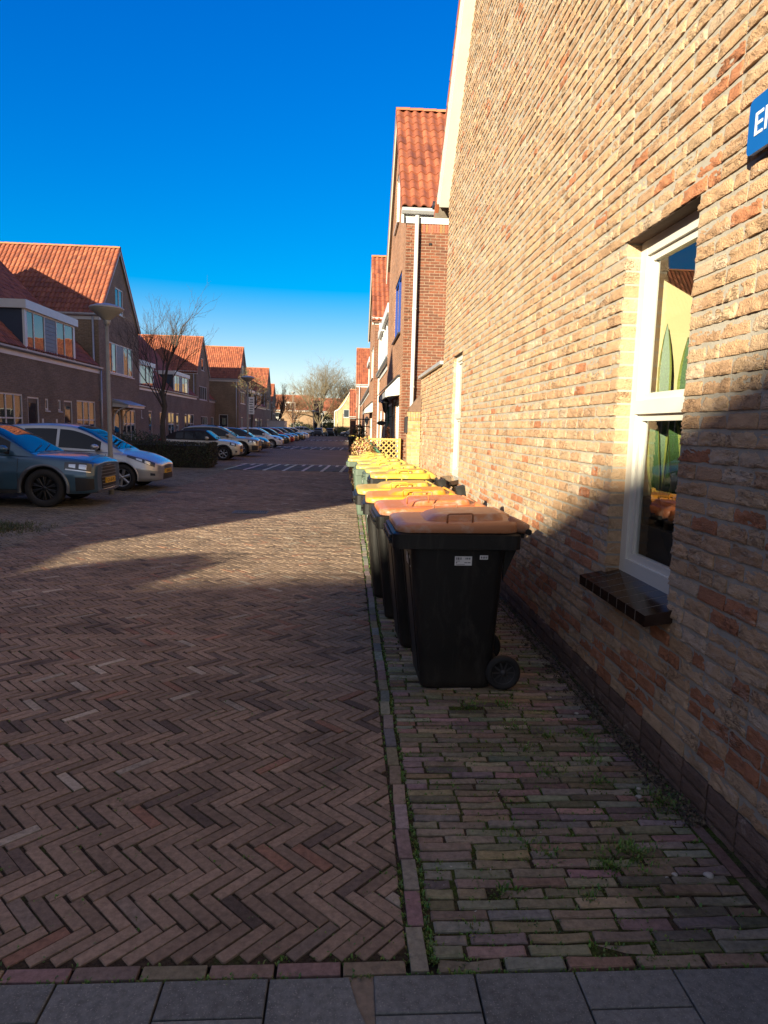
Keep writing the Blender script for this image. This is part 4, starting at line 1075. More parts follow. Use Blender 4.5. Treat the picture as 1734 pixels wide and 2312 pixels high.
def make_car(sp, lod=1):
    C = Car(sp); t = empty(sp.get('name', 'parked_car'), (0, 0, 0), 'car', 'car'); pm = sp['paint']; xa, xb = C.body[0][0], C.body[-1][0]
    # lower body
    n = 64 if lod else 40; b = MB(); rows = []
    xs = [xa+(xb-xa)*(.5-.5*math.cos(math.pi*i/n)) for i in range(n+1)]; tt = lin(0, 12, 36 if lod else 24)
    for x in xs:
        h = [C.S(x, q) for q in tt]; rows.append(h+[Vector((p.x, -p.y, p.z)) for p in h[-2:0:-1]])
    b.grid(rows, closed=True, cap=True); bo = b.build('body', pm, t, local=True)
    bmx = bmesh.new(); bmx.from_mesh(bo.data); bmesh.ops.remove_doubles(bmx, verts=bmx.verts, dist=1e-5); bmesh.ops.recalc_face_normals(bmx, faces=bmx.faces); bmx.to_mesh(bo.data); bmx.free()
    r_ = sp['r']; W2 = max(q[3] for q in C.body)
    ct = MB()
    for x in sp['axles']:
        for s in (-1, 1):
            ra = r_+sp.get('gap', .055); ring = [(x+ra*math.cos(a), r_+ra*math.sin(a)) for a in [2*math.pi*k/40 for k in range(40)]]
            y0, y1 = (W2-.30, W2+.2) if s > 0 else (-W2-.2, -W2+.30); ct.prism(ring, y0, y1, 'y')
    co_ = ct.build('arch_cut', M['black'], None)
    bmx = bmesh.new(); bmx.from_mesh(co_.data); bmesh.ops.remove_doubles(bmx, verts=bmx.verts, dist=1e-5); bmesh.ops.recalc_face_normals(bmx, faces=bmx.faces); bmx.to_mesh(co_.data); bmx.free()
    md = bo.modifiers.new('arch', 'BOOLEAN'); md.operation = 'DIFFERENCE'; md.object = co_; md.solver = 'EXACT'
    try: md.material_mode = 'TRANSFER'
    except Exception: pass
    dg = bpy.context.evaluated_depsgraph_get(); me = bpy.data.meshes.new_from_object(bo.evaluated_get(dg)); bo.modifiers.clear(); bo.data = me; me.name = 'body'
    bpy.data.objects.remove(co_)
    # cabin
    xr0, xr1 = C.roof[0][0], C.roof[-1][0]; b = MB(); rows = []
    vs = lin(0, .62, 6)+lin(.62, 1, 10)[1:]
    for x in lin(xr0, xr1, 44 if lod else 28):
        h = [C.C(x, v) for v in vs]; rows.append(h+[Vector((p.x, -p.y, p.z)) for p in h[-2::-1]])
    b.grid(rows, cap=True); b.build('roof_panel', sp.get('roofpaint', pm), t, local=True)
    g = MB(); patch(g, C.C, lin(sp['screen'][0], sp['screen'][1], 12), lin(.70, 1, 8), .006); g.build('windscreen', M['carglass'], t, local=True)
    for (x0, x1) in sp['wins']:
        for s in (1, -1):
            g = MB(); patch(g, C.C, lin(x0, x1, 10), lin(.07, .57, 5), .006, both=False)
            if s > 0: g.v = [Vector((p.x, -p.y, p.z)) for p in g.v]
            g.build('side_window', M['carglass'], t, local=True)
    g = MB(); patch(g, C.C, lin(sp['rear'][0], sp['rear'][1], 6), lin(.72, 1, 6), .006); g.build('rear_window', M['carglass'], t, local=True)
    if sp.get('blackpillar'):
        g = MB(); x0 = min(q[0] for q in sp['wins'])-.02; x1 = max(q[1] for q in sp['wins'])+.01; patch(g, C.C, lin(x0, x1, 30), lin(.04, .60, 5), .003); g.build('window_surround', M['dark'], t, local=True)
    # trims: sill, arch lips, door lines
    for x in sp['axles']:
        for s in (-1, 1):
            tr = MB(); rows = []
            for k in range(29):
                a = math.pi*(-.06+1.12*k/28); row = []
                for rad, dy in ((r_+.045, -.02), (r_+.055, .012), (r_+.085, .016), (r_+sp.get('lip', .10), -.004)):
                    px, pz = x+rad*math.cos(a), r_+rad*math.sin(a)
                    w = abs(C.S(px, 5).y); zb, zt = interp(C.body, px, 1), interp(C.body, px, 2); f = (pz-zb)/(zt-zb)
                    yy = w*(1 if f < .62 else 1-.10*(f-.62)/.38); row.append((px, s*(yy+dy), pz))
                rows.append(row)
            tr.grid(rows); tr.build('arch_trim', sp.get('lipmat', pm), t, local=True)
    sk = MB(); xf, xr_ = sp['axles'][0]-r_-.06, sp['axles'][1]+r_+.06
    patch(sk, C.S, lin(xr_, xf, 8), lin(1.4, 2.9, 4), .006); sk.build('sill_trim', sp.get('sillmat', M['dark']), t, local=True)
    for s in (1, -1):
        dl = MB()
        for x in sp['doors']: patch(dl, C.S, [x-.006, x+.006], lin(2.9, 9.0, 10), .0025, both=False)
        patch(dl, C.S, lin(xr_, xf-.02, 10), [2.93, 3.02], .0025, both=False)
        if s > 0: dl.v = [Vector((p.x, -p.y, p.z)) for p in dl.v]
        dl.build('door_seam', M['dark'], t, local=True)
    for x in sp.get('handles', ()):
        for s in (-1, 1):
            p = C.S(x, 7.2); h = MB(); h.tube([(x-.09, s*(abs(p.y)+.012), p.z), (x, s*(abs(p.y)+.03), p.z+.004), (x+.09, s*(abs(p.y)+.012), p.z)], .014, 6); h.build('door_handle', pm, t, local=True)
    # mirrors
    mx, mz = sp['mirror']
    for s in (-1, 1):
        y0 = abs(C.C(mx, .12).y); h = MB()
        rows = []
        for k, (dx, sc) in enumerate(((-.07, .35), (-.06, .85), (0, 1.0), (.06, .75), (.10, .2))):
            rows.append([(mx+dx, s*(y0+.16+.10*sc*math.cos(a)), mz+.075*sc*math.sin(a)) for a in [2*math.pi*j/12 for j in range(12)]])
        h.grid(rows, closed=True, cap=True); mo = h.build('wing_mirror', sp.get('mirrormat', pm), t, local=True)
        h = MB(); h.tube([(mx+.02, s*(y0-.02), mz-.07), (mx, s*(y0+.14), mz-.06)], .022, 6); h.build('mirror_arm', M['dark'], mo, local=True)
    # front: lamps, grille, plate, lower intake
    for kind, (x0, x1, t0, t1, skew) in sp['lamps'].items():
        h = MB(); f = lambda x: [t0+(x-x0)/(x1-x0)*skew[0]+q*((t1-t0)+(x-x0)/(x1-x0)*(skew[1]-skew[0])) for q in lin(0, 1, 5)]
        mat = M['lens'] if kind in ('headlight', 'fog_lamp') else M['tail'] if kind == 'tail_light' else M['chrome'] if kind in ('lamp_strip', 'reflector', 'inner_reflector') else M['dark']
        for s in (1, -1):
            h = MB(); patch(h, C.S, lin(x0, x1, 8), f, .006 if kind not in ('lamp_strip', 'reflector', 'inner_reflector') else .009, both=False)
            if s > 0: h.v = [Vector((p.x, -p.y, p.z)) for p in h.v]
            h.build(kind, mat, t, local=True)
    xn = xb
    def nosex(y, z): return xn-sp.get('bow', .10)*(abs(y)/W2)**2*4-max(0, z-sp.get('nz', .6))*sp.get('rake', .25)
    for kind, (hw, hw2, z0, z1, dep) in sp['nose'].items():
        h = MB(); nn = 10; rows = []
        for z, w_ in [(z0+(z1-z0)*q, hw+(hw2-hw)*q) for q in lin(0, 1, 5)]:
            rows.append([(nosex(w_*q, z)+dep, w_*q, z) for q in lin(-1, 1, nn)])
        h.grid(rows)
        bk = [[(p[0]-.05, p[1], p[2]) for p in r0] for r0 in (rows[0], rows[-1])]
        h.grid([rows[0], bk[0]]); h.grid([rows[-1], bk[1]]); h.grid([[r0[0] for r0 in rows], [(r0[0][0]-.05, r0[0][1], r0[0][2]) for r0 in rows]]); h.grid([[r0[-1] for r0 in rows], [(r0[-1][0]-.05, r0[-1][1], r0[-1][2]) for r0 in rows]])
        go = h.build(kind, M['chrome'] if 'bar' in kind or 'surround' in kind else M['ink'] if kind != 'bumper_lip' else sp.get('lipmat', M['grey']), t, local=True)
        if kind == 'grille' and sp.get('slats'):
            q = MB()
            for k in range(sp['slats']):
                z = z0+(z1-z0)*(k+.5)/sp['slats']; w_ = hw+(hw2-hw)*(z-z0)/(z1-z0)-.02
                q.grid([[(nosex(w_*u, z)+dep+.006, w_*u, z-.005) for u in lin(-1, 1, 8)], [(nosex(w_*u, z)+dep+.006, w_*u, z+.005) for u in lin(-1, 1, 8)]])
            q.build('grille_slat', M['grey'], go, local=True)
    pz, pd = sp['plate']; h = MB(); px = nosex(0, pz)+pd; h.box(px-.03, px, -.26, .26, pz-.055, pz+.055); po = h.build('number_plate', M['plate'], t, local=True)
    text_mesh(sp.get('reg', 'XK-48-FN'), .105, 'plate_lettering', M['ink'], po, (px+.0015, -.235, pz-.038), (0, 1, 0), (0, 0, 1), .0006, True)
    # wipers and aerial
    h = MB(); a = C.C(sp['screen'][0] if sp['screen'][0] > sp['screen'][1] else sp['screen'][1], .8)
    h.tube([(a.x-.02, -.5, a.z+.035), (a.x-.16, .1, a.z+.12)], .008, 4); h.tube([(a.x-.02, -.05, a.z+.035), (a.x-.16, .5, a.z+.12)], .008, 4); h.build('wiper', M['black'], t, local=True)
    for x in sp['axles']:
        for s in (-1, 1): wheel_parts(t, x, s*(W2-.125), r_, sp.get('wstyle', 'plain'), sp.get('spokes', 7))
    if sp.get('rails'):
        for s in (-1, 1):
            h = MB(); pts = []
            for x in lin(*sp['rails'], 8): p = C.C(x, .74); pts.append((x, s*(abs(p.y)), p.z+.035 if abs(x-sp['rails'][0]) > .05 and abs(x-sp['rails'][1]) > .05 else p.z-.01))
            h.tube(pts, .016, 6); h.build('roof_rail', M['dark'], t, local=True)
    return t
M['tail'] = glassmat('tail_lens', (.30, .008, .008), 1.5)
def spec(kind, p, **kw):
    """tables: body rows (x, bottom, top edge, half width, crown); roof rows (x, roof height, half width at belt)"""
    if kind == 'suv':
        s = dict(body=[(-2.2, .45, .92, .62, .02), (-2.14, .33, 1.02, .80, .02), (-1.9, .27, 1.06, .88, .02), (-1.2, .25, 1.07, .915, .02), (0, .25, 1.05, .92, .02), (.75, .25, 1.02, .92, .045), (1.35, .25, .985, .915, .07), (1.75, .25, .955, .90, .075), (2.0, .26, .925, .86, .06), (2.14, .28, .885, .79, .04), (2.185, .30, .86, .71, .03), (2.20, .32, .84, .66, .02)],
                 roof=[(-2.12, 1.04, .76), (-1.95, 1.28, .80), (-1.65, 1.50, .83), (-1.1, 1.575, .845), (-.4, 1.60, .85), (.05, 1.57, .85), (.45, 1.40, .845), (.95, 1.08, .82), (1.10, .995, .78)],
                 screen=(1.0, .16), wins=((-1.72, -1.25), (-1.18, -.33), (-.25, .62)), rear=(-2.06, -1.75), axles=(1.27, -1.33), r=.372, gap=.05, doors=(.80, -.28, -1.15), handles=(-.12, -1.0), mirror=(.58, 1.12),
                 lamps=dict(headlight=(1.66, 2.13, 6.35, 7.75, (-.25, .35)), lamp_strip=(1.68, 2.12, 6.2, 6.42, (-.25, -.25)), reflector=(1.74, 1.86, 6.75, 7.35, (-.1, .1)), inner_reflector=(1.92, 2.05, 6.6, 7.5, (-.1, .1)), side_intake=(1.86, 2.165, 2.9, 4.7, (.1, -.1)), tail_light=(-2.1, -1.85, 7.3, 9.2, (0, 0))),
                 nose=dict(grille=(.40, .50, .34, .80, .02), grille_surround=(.43, .53, .325, .815, .012), bumper_lip=(.60, .66, .28, .33, .03)), slats=7, bow=.02, rake=.03, nz=.5, plate=(.50, .045), wstyle='dark', spokes=10, blackpillar=True, lip=.115, rails=(-1.7, .1))
    elif kind == 'mpv':
        s = dict(body=[(-2.18, .42, .92, .60, .02), (-2.1, .30, 1.0, .78, .02), (-1.8, .23, 1.03, .87, .02), (-1.0, .21, 1.02, .90, .02), (0, .21, .99, .905, .02), (.9, .21, .965, .905, .05), (1.4, .21, .90, .90, .075), (1.75, .22, .825, .87, .085), (1.98, .23, .755, .80, .07), (2.11, .24, .69, .71, .05), (2.165, .25, .64, .61, .03), (2.18, .27, .61, .54, .02)],
                 roof=[(-2.12, 1.0, .74), (-1.98, 1.3, .78), (-1.75, 1.50, .81), (-1.2, 1.58, .83), (-.5, 1.61, .835), (0, 1.585, .835), (.4, 1.46, .83), (.85, 1.20, .81), (1.3, .925, .76)],
                 screen=(1.16, .18), wins=((-1.75, -1.12), (-1.05, -.28), (-.21, .78)), rear=(-2.06, -1.82), axles=(1.30, -1.36), r=.325, gap=.05, doors=(.92, -.24, -1.1), handles=(-.1, -.95), mirror=(.70, 1.06),
                 lamps=dict(headlight=(1.42, 2.06, 7.9, 8.7, (-1.5, -.6)), reflector=(1.64, 1.78, 7.6, 8.25, (-.3, -.2)), inner_reflector=(1.84, 1.96, 7.05, 7.95, (-.3, -.2)), fog_lamp=(1.97, 2.07, 3.7, 4.25, (0, 0)), tail_light=(-2.1, -1.9, 7, 9.3, (0, 0))),
                 nose=dict(grille=(.28, .40, .53, .62, .012), lower_grille=(.44, .40, .27, .42, .02), chrome_bar=(.36, .36, .505, .53, .02)), slats=2, bow=.02, rake=.05, nz=.52, plate=(.475, .03), wstyle='wide', spokes=6, lip=.085)
    elif kind == 'hatch':
        s = dict(body=[(-1.98, .42, .88, .58, .02), (-1.92, .29, .96, .74, .02), (-1.65, .22, 1.0, .83, .02), (-.9, .20, .98, .86, .02), (0, .20, .94, .865, .02), (.8, .20, .92, .865, .045), (1.3, .20, .87, .86, .07), (1.62, .21, .81, .83, .075), (1.82, .22, .74, .77, .06), (1.92, .24, .67, .68, .04), (1.965, .25, .62, .58, .03), (1.98, .27, .59, .52, .02)],
                 roof=[(-1.92, .97, .70), (-1.75, 1.22, .74), (-1.45, 1.40, .77), (-1.0, 1.47, .79), (-.35, 1.485, .795), (.1, 1.45, .795), (.5, 1.29, .79), (.85, 1.08, .77), (1.12, .90, .73)],
                 screen=(1.0, .18), wins=((-1.42, -1.0), (-.93, -.28), (-.21, .66)), rear=(-1.88, -1.58), axles=(1.20, -1.25), r=.315, gap=.045, doors=(.82, -.24), handles=(-.1,), mirror=(.60, 1.02),
                 lamps=dict(headlight=(1.36, 1.88, 7.2, 8.4, (-1.0, -.4)), reflector=(1.56, 1.72, 7.0, 8.05, (-.3, -.2)), fog_lamp=(1.80, 1.88, 3.5, 4.0, (0, 0)), tail_light=(-1.9, -1.72, 7, 9.3, (0, 0))),
                 nose=dict(grille=(.30, .42, .52, .60, .012), lower_grille=(.46, .38, .25, .42, .02)), slats=3, bow=.02, rake=.05, nz=.5, plate=(.45, .03), wstyle='plain', spokes=9, blackpillar=True, lip=.08)
    elif kind == 'cabrio':
        s = dict(body=[(-1.92, .42, .84, .60, .02), (-1.86, .30, .92, .74, .02), (-1.6, .23, .95, .82, .02), (-.9, .21, .95, .845, .02), (0, .21, .94, .85, .02), (.75, .21, .93, .85, .04), (1.2, .21, .91, .85, .06), (1.55, .22, .865, .83, .06), (1.77, .23, .81, .785, .05), (1.87, .25, .75, .72, .03), (1.905, .27, .70, .65, .02), (1.92, .28, .67, .60, .02)],
                 roof=[(-1.62, .94, .68), (-1.4, 1.12, .72), (-1.0, 1.32, .755), (-.5, 1.39, .77), (.0, 1.40, .775), (.3, 1.375, .775), (.55, 1.22, .77), (.80, 1.02, .75), (.96, .92, .72)],
                 screen=(.88, .36), wins=((-1.02, -.66), (-.61, -.2), (-.15, .50)), rear=(-1.5, -1.2), axles=(1.20, -1.26), r=.315, gap=.045, doors=(.62, -.45), handles=(-.25,), mirror=(.46, 1.02),
                 lamps=dict(headlight=(1.50, 1.80, 6.6, 8.6, (-.2, -.2)), reflector=(1.58, 1.73, 7.0, 8.1, (-.1, -.1)), fog_lamp=(1.76, 1.84, 3.5, 4.1, (0, 0)), tail_light=(-1.85, -1.7, 7, 9, (0, 0))),
                 nose=dict(grille=(.30, .42, .50, .66, .012), lower_grille=(.42, .36, .27, .40, .02), chrome_bar=(.42, .42, .655, .675, .02)), slats=3, bow=.02, rake=.03, nz=.5, plate=(.45, .03), wstyle='split', spokes=6, lipmat=M['dark'], lip=.12)
    s['paint'] = p; s.update(kw); return s
PA = dict(blue=paint('paint_steel_blue', (.05, .115, .175), .35), silver=paint('paint_silver', (.50, .50, .50), .55), ivory=paint('paint_ivory', (.62, .58, .46), .05), sand=paint('paint_sand', (.46, .40, .30), .5),
          black=paint('paint_black', (.016, .018, .024), .2), white=paint('paint_white', (.70, .70, .69), .05), green=paint('paint_dark_green', (.035, .045, .03), .2), red=paint('paint_red', (.42, .012, .01), .1), grey=paint('paint_grey', (.10, .11, .13), .4))
M['softtop'] = mk('soft_top', (.022, .018, .020), .9, .2, 30, bs=.2)
def park(t, front, y, rz, label, group='cars parked along the street'):
    xb = max(v.co.x for ch in t.children if ch.name.startswith('body') for v in ch.data.vertices)
    t.location = (front-xb, y, 0); t.rotation_euler = (0, 0, R(rz)); t['label'] = label; t['group'] = group
park(make_car(spec('suv', PA['blue'], lipmat=PA['grey'], sillmat=PA['grey'], reg='GX-68-FK')), -4.90, 13.86, 1, 'steel blue off-road style car with black wheels and big dark grille')
park(make_car(spec('mpv', PA['silver'], reg='38-NKR-5')), -4.62, 17.34, 0, 'silver family car with six spoke wheels behind the lamp post')
park(make_car(spec('cabrio', PA['ivory'], roofpaint=M['softtop'], reg='65-RPG-7')), -5.10, 32.35, 0, 'ivory convertible with a closed black soft top beside the hedge')
park(make_car(spec('suv', PA['sand'], lipmat=M['dark'], reg='NS-284-X', wstyle='split', spokes=5)), -4.75, 36.5, 1, 'sand coloured crossover behind the ivory convertible')
park(make_car(spec('hatch', PA['black'], reg='TB-514-H')), -4.95, 42.6, 0, 'black hatchback between the sand crossover and the white hatchback')
park(make_car(spec('hatch', PA['white'], reg='L-903-KV')), -4.85, 50.85, -1, 'white hatchback with pale alloy wheels and dark windows')
g4 = make_car(spec('hatch', PA['green'], reg='RZ-771-D'), 0); park(g4, -4.9, 57.2, 0, 'very dark green hatchback just beyond the white hatchback')
r5 = make_car(spec('hatch', PA['red'], reg='J-216-PT'), 0); park(r5, -5.0, 63.5, 1, 'red hatchback whose nose shows past the dark green one')
def recolour(src, p):
    c = copy_tree(src)
    for ch in c.children:
        for i, m in enumerate(ch.data.materials):
            if m and m.name.startswith('paint_'):
                if ch.data.users > 1: ch.data = ch.data.copy()
                ch.data.materials[i] = p
    return c
park(recolour(g4, PA['grey']), -5.05, 69.5, 0, 'dark grey hatchback beyond the red one')
park(recolour(g4, PA['green']), -4.9, 76, 0, 'olive black hatchback second from the far end of the parked row')
park(recolour(g4, PA['white']), -4.7, 82.5, 0, 'white hatchback last in the row before the far lamp post')
mp = make_car(spec('mpv', PA['silver'], reg='57-HLT-2'), 0); mp.location = (-7.6, 119.5, 0); mp.rotation_euler = (0, 0, R(10)); mp['label'] = 'pale silver car parked across the end of the street'; mp['group'] = 'cars at the end of the street'
for (x, y, rz, p, lab) in ((-4.6, 118, 75, 'grey', 'dark grey car seen from behind at the end of the street'), (-2.9, 122, 80, 'black', 'black car at the end of the street beside the round bush')):
    c = recolour(g4, PA[p]); c.location = (x, y, 0); c.rotation_euler = (0, 0, R(rz)); c['label'] = lab; c['group'] = 'cars at the end of the street'
c = recolour(mp, PA['grey']); c.location = (1.0, 112, 0); c.rotation_euler = (0, 0, R(178)); c['label'] = 'dark family car facing left at the end of the right hand houses'; c['group'] = 'cars at the end of the street'
# box trailer
t = empty('box_trailer', (-9.4, 89.5, 0), 'plain grey box trailer standing behind the parked cars', 'trailer')
b = MB(); b.box(-10.5, -8.25, 88, 91.5, .62, 2.25); b.build('box', M['zinc'], t)
b = MB(); b.box(-10.55, -8.2, 87.95, 91.55, 2.25, 2.33); b.build('roof_edge', M['grey'], t)
b = MB(); b.box(-10.4, -8.35, 88.1, 91.4, .5, .619); b.tube([(-8.2, 89.7, .55), (-7.2, 89.7, .5)], .04, 6); b.build('chassis', M['dark'], t)
for s in (88.3, 91.2):
    b = MB(); b.lathe([(0, -.09), (.3, -.09), (.33, -.05), (.33, .05), (.3, .09), (0, .09)], (-9.4, s, .33), 'y', 18); b.build('wheel', M['tyre'], t)
# ------------------------------------------------------------------ the houses
LX = -11.5
W0 = dict
def O(u0, u1, z0, z1, **k): return dict(o=(u0, u1, z0, z1), **k)
A0 = 21.6
hA, FA = terrace('row_house', 'brown brick pair of houses with a long white edged dormer over two front doors', LX, 1, 21.6, 31.8, 9.8, 4.15, 9.35, 'sidewall',
    [O(.95, 2.75, .6, 2.56, cols=(.36, .68), trans=(.57,)), O(3.10, 4.0, 0, 2.5, door=1), O(4.5, 4.78, 2.05, 2.48, cols=(), sill=0), O(5.62, 5.9, 2.05, 2.48, cols=()), O(6.18, 7.02, 0, 2.48, door=1), O(7.45, 9.55, .6, 2.55, cols=(.36, .66), trans=(.57,))],
    [(3.10, 7.42, dict(cols=(.14, .35, .60, .78), panel=(2,)))], seed=5)
for u in (4.22, 5.42):
    n = MB(FA); n.box(u-.06, u+.06, .0, .02, 1.5, 1.72); n.build('house_number', M['white'], hA)
hG, FG = gable_house('gable_house', 'tall brown brick gable house behind the near lamp post, with a white door canopy', LX, 1, 31.8, 37.65, 9.8, 6.55, 10.12, 'sidewall',
    [O(1.3, 4.85, 4.02, 5.5, cols=(.13, .30, .60, .80), panel=(2,)), O(2.35, 3.5, 7.0, 8.24, cols=(.5,)), O(1.75, 2.7, 0, 2.3, door=1), O(3.0, 5.1, .5, 2.3, cols=(.33, .66), trans=(.6,))], seed=8, lich=.0, group='gable houses on the left')
downpipe(FG, hG, -.12, 4.1)
cp = MB(FG); cp.prism([(.0, 2.62), (.75, 2.48), (.75, 2.38), (.0, 2.40)], 1.55, 4.2, 'x'); co_ = cp.build('canopy', M['white'], hG)
cp = MB(FG); cp.prism([(.0, 2.78), (.8, 2.52), (.8, 2.485), (.0, 2.625)], 1.5, 4.25, 'x'); cp.build('canopy_roof', M['zinc'], co_)
for u in (1.62, 3.0):
    b = MB(FG); pts = [(u, .02, 1.25), (u, .03, 1.6)]+[(u, .66-.62*math.cos(a), 1.75+.62*math.sin(a)) for a in lin(0, 1.45, 8)]; b.tube(pts, .035, 6); b.build('canopy_bracket', M['white'], co_)
terrace('row_house', 'brown brick house far left beyond the frame edge, nearer than the long dormer', LX, 1, 14.0, 21.6, 9.8, 4.15, 9.35, 'sidewall', [O(1, 2.8, .6, 2.5), O(3.2, 4.1, 0, 2.5, door=1)], [(2.4, 5.4, dict(cols=(.4, .6)))], fine=False, tw=.42, seed=12)
terrace('row_house', 'brown brick house next to the first gable house on the left, outside the picture', LX, 1, 3.2, 14.0, 9.8, 4.15, 9.35, 'sidewall', [O(1, 2.8, .6, 2.5), O(3.2, 4.1, 0, 2.5, door=1)], [(2.4, 5.0, dict(cols=(.4, .6)))], fine=False, tw=.42, seed=13)
hF, FF = gable_house('gable_house', 'first gable house of the left row, outside the picture beside the camera', LX, 1, -2.65, 3.2, 9.8, 6.55, 10.12, 'sidewall', [O(1.3, 4.5, 4, 5.5), O(1.2, 3.0, .5, 2.4)], fine=False, tw=.42, seed=14, group='gable houses on the left')
mb = MB(); mb.box(-16.5, -11.5, -4.4, -2.651, 0, 4.0); mb.build('side_annex', M['sidewall'], hF)
# house across the side street behind the camera; its long ridge throws the shadow over the foreground
h = empty('side_street_house', (-13.67, -18.47, 0), 'long brick house across the side street behind the camera', 'house')
RYs = -18.47
mb = MB()
for yy in (RYs+4.6, RYs-4.6): mb.face([(-48, yy, 0), (-8, yy, 0), (-8, yy, 4.6), (-48, yy, 4.6)])
for x in (-8, -48): mb.face([(x, RYs-4.6, 0), (x, RYs+4.6, 0), (x, RYs+4.6, 4.6), (x, RYs, 8.82), (x, RYs-4.6, 4.6)])
mb.build('walls', M['sidewall'], h)
mb = MB(); roof_pair(mb, (-48.2, RYs, 8.88), (-7.8, RYs, 8.88), (0, 1, 0), 4.28, 4.6, .42, False, random.Random(2)); mb.build('roof', M['tile'], h)
h.rotation_euler = (0, 0, R(11.5))
# second block on the left, set back
BX = -14.3
terrace('row_house', 'set back brown house with doors and white framed windows behind the bare tree', BX, 1, 37.7, 51.4, 9.8, 4.2, 9.4, 'sidewall',
    [O(9.4, 9.65, 2.0, 2.5, cols=()), O(11.15, 12.0, 0, 2.5, door=1), O(7.0, 7.9, 0, 2.5, door=1), O(4.0, 6.0, .5, 2.5, cols=(.5,), trans=(.57,))], [(9.2, 12.5, dict(cols=(.45, .7)))], seed=15)
terrace('row_house', 'set back brown house with a dormer beside the second gable house', BX, 1, 51.4, 64.1, 9.8, 4.2, 9.4, 'sidewall',
    [O(.0+.3, 2.0, .3, 2.5, cols=(.5,), trans=(.57,)), O(2.7, 4.6, .4, 2.5, cols=(.5,), trans=(.57,)), O(5.2, 6.1, 0, 2.5, door=1), O(8.1, 9.0, 0, 2.5, door=1), O(9.3, 11.6, .5, 2.5, cols=(.5,), trans=(.57,))], [(4.6, 9.5, dict(cols=(.2, .35, .55, .72), panel=(2,)))], seed=16)
gable_house('gable_house', 'second gable house, set back behind the bare tree and the convertible', BX, 1, 64.1, 69.95, 9.8, 6.55, 10.0, 'sidewall',
    [O(1.3, 4.7, 4.0, 5.3, cols=(.25, .5, .75)), O(2.3, 3.4, 6.85, 8.0, cols=()), O(2.0, 4.9, .5, 2.4, cols=(.3, .65), trans=(.57,))], seed=17, group='gable houses on the left')
terrace('row_house', 'narrow brown house in the angle behind the second gable house', BX, 1, 69.95, 73.0, 9.8, 4.2, 9.4, 'sidewall', [O(.8, 2.2, .5, 2.4)], [], fine=False, tw=.42, seed=18)
CX_ = -11.8
gable_house('gable_house', 'third gable house with a broad blank side wall and one small window low in it', CX_, 1, 73.0, 79.2, 9.8, 6.5, 10.15, 'sidewall',
    [O(1.3, 4.7, 4.0, 5.3, cols=(.3, .65)), O(2.4, 3.7, 6.9, 8.2, cols=(.5,)), O(1.6, 3.0, .5, 2.5)], sidewins=[O(1.15, 2.1, .5, 2.72)], seed=19, group='gable houses on the left')
terrace('row_house', 'brown house with two dormers partly hidden by the second lamp post', CX_, 1, 79.2, 97.2, 9.8, 4.15, 9.35, 'sidewall',
    [O(1.6, 3.4, .5, 2.5), O(4.2, 5.1, 0, 2.5, door=1), O(7, 8.8, .5, 2.5), O(9.4, 10.3, 0, 2.5, door=1), O(12, 13.8, .5, 2.5)], [(1.8, 5.4, dict(cols=(.45, .7))), (8.2, 12.6, dict(cols=(.45, .7)))], seed=20)
gable_house('gable_house', 'fourth gable house, low behind the row of parked cars', CX_, 1, 97.2, 103.2, 9.8, 6.5, 9.95, 'sidewall', [O(1.3, 4.5, 4.0, 5.3, cols=(.3, .65)), O(1.6, 4.2, .5, 2.5)], seed=21, group='gable houses on the left')
terrace('row_house', 'farthest brown row house on the left, behind the trailer', -12.6, 1, 103.2, 110.3, 9.8, 4.2, 8.2, 'sidewall', [O(3, 5, .5, 2.5)], [(1.5, 4.5, dict(cols=(.5,)))], fine=False, tw=.42, seed=22)
gable_house('gable_house', 'fifth and smallest looking gable house at the far end of the left row', -12.4, 1, 110.3, 116, 9.8, 5.5, 8.45, 'sidewall', [O(1.3, 4.5, 3.6, 4.8)], fine=False, tw=.42, seed=23, group='gable houses on the left')

# right hand row
hR, FR = gable_house('red_house', 'tall red brick gable house with a white downpipe right behind the yellow garden wall', 1.22, -1, 15.1, 21.1, 9, 6.42, 9.72, 'redbrick',
    [O(1.0, 3.2, 4.0, 5.42, cols=(.5,), mat='bluepaint'), O(2.4, 3.6, 6.95, 8.3, cols=(.5,)), O(.75, 1.9, 0, 2.4, cols=(.5,), trans=(.45,)), O(2.0, 3.0, 0, 2.45, door=1), O(3.3, 5.1, .5, 2.4, cols=(.5,))], seed=30, lich=0, bargemat='cream')
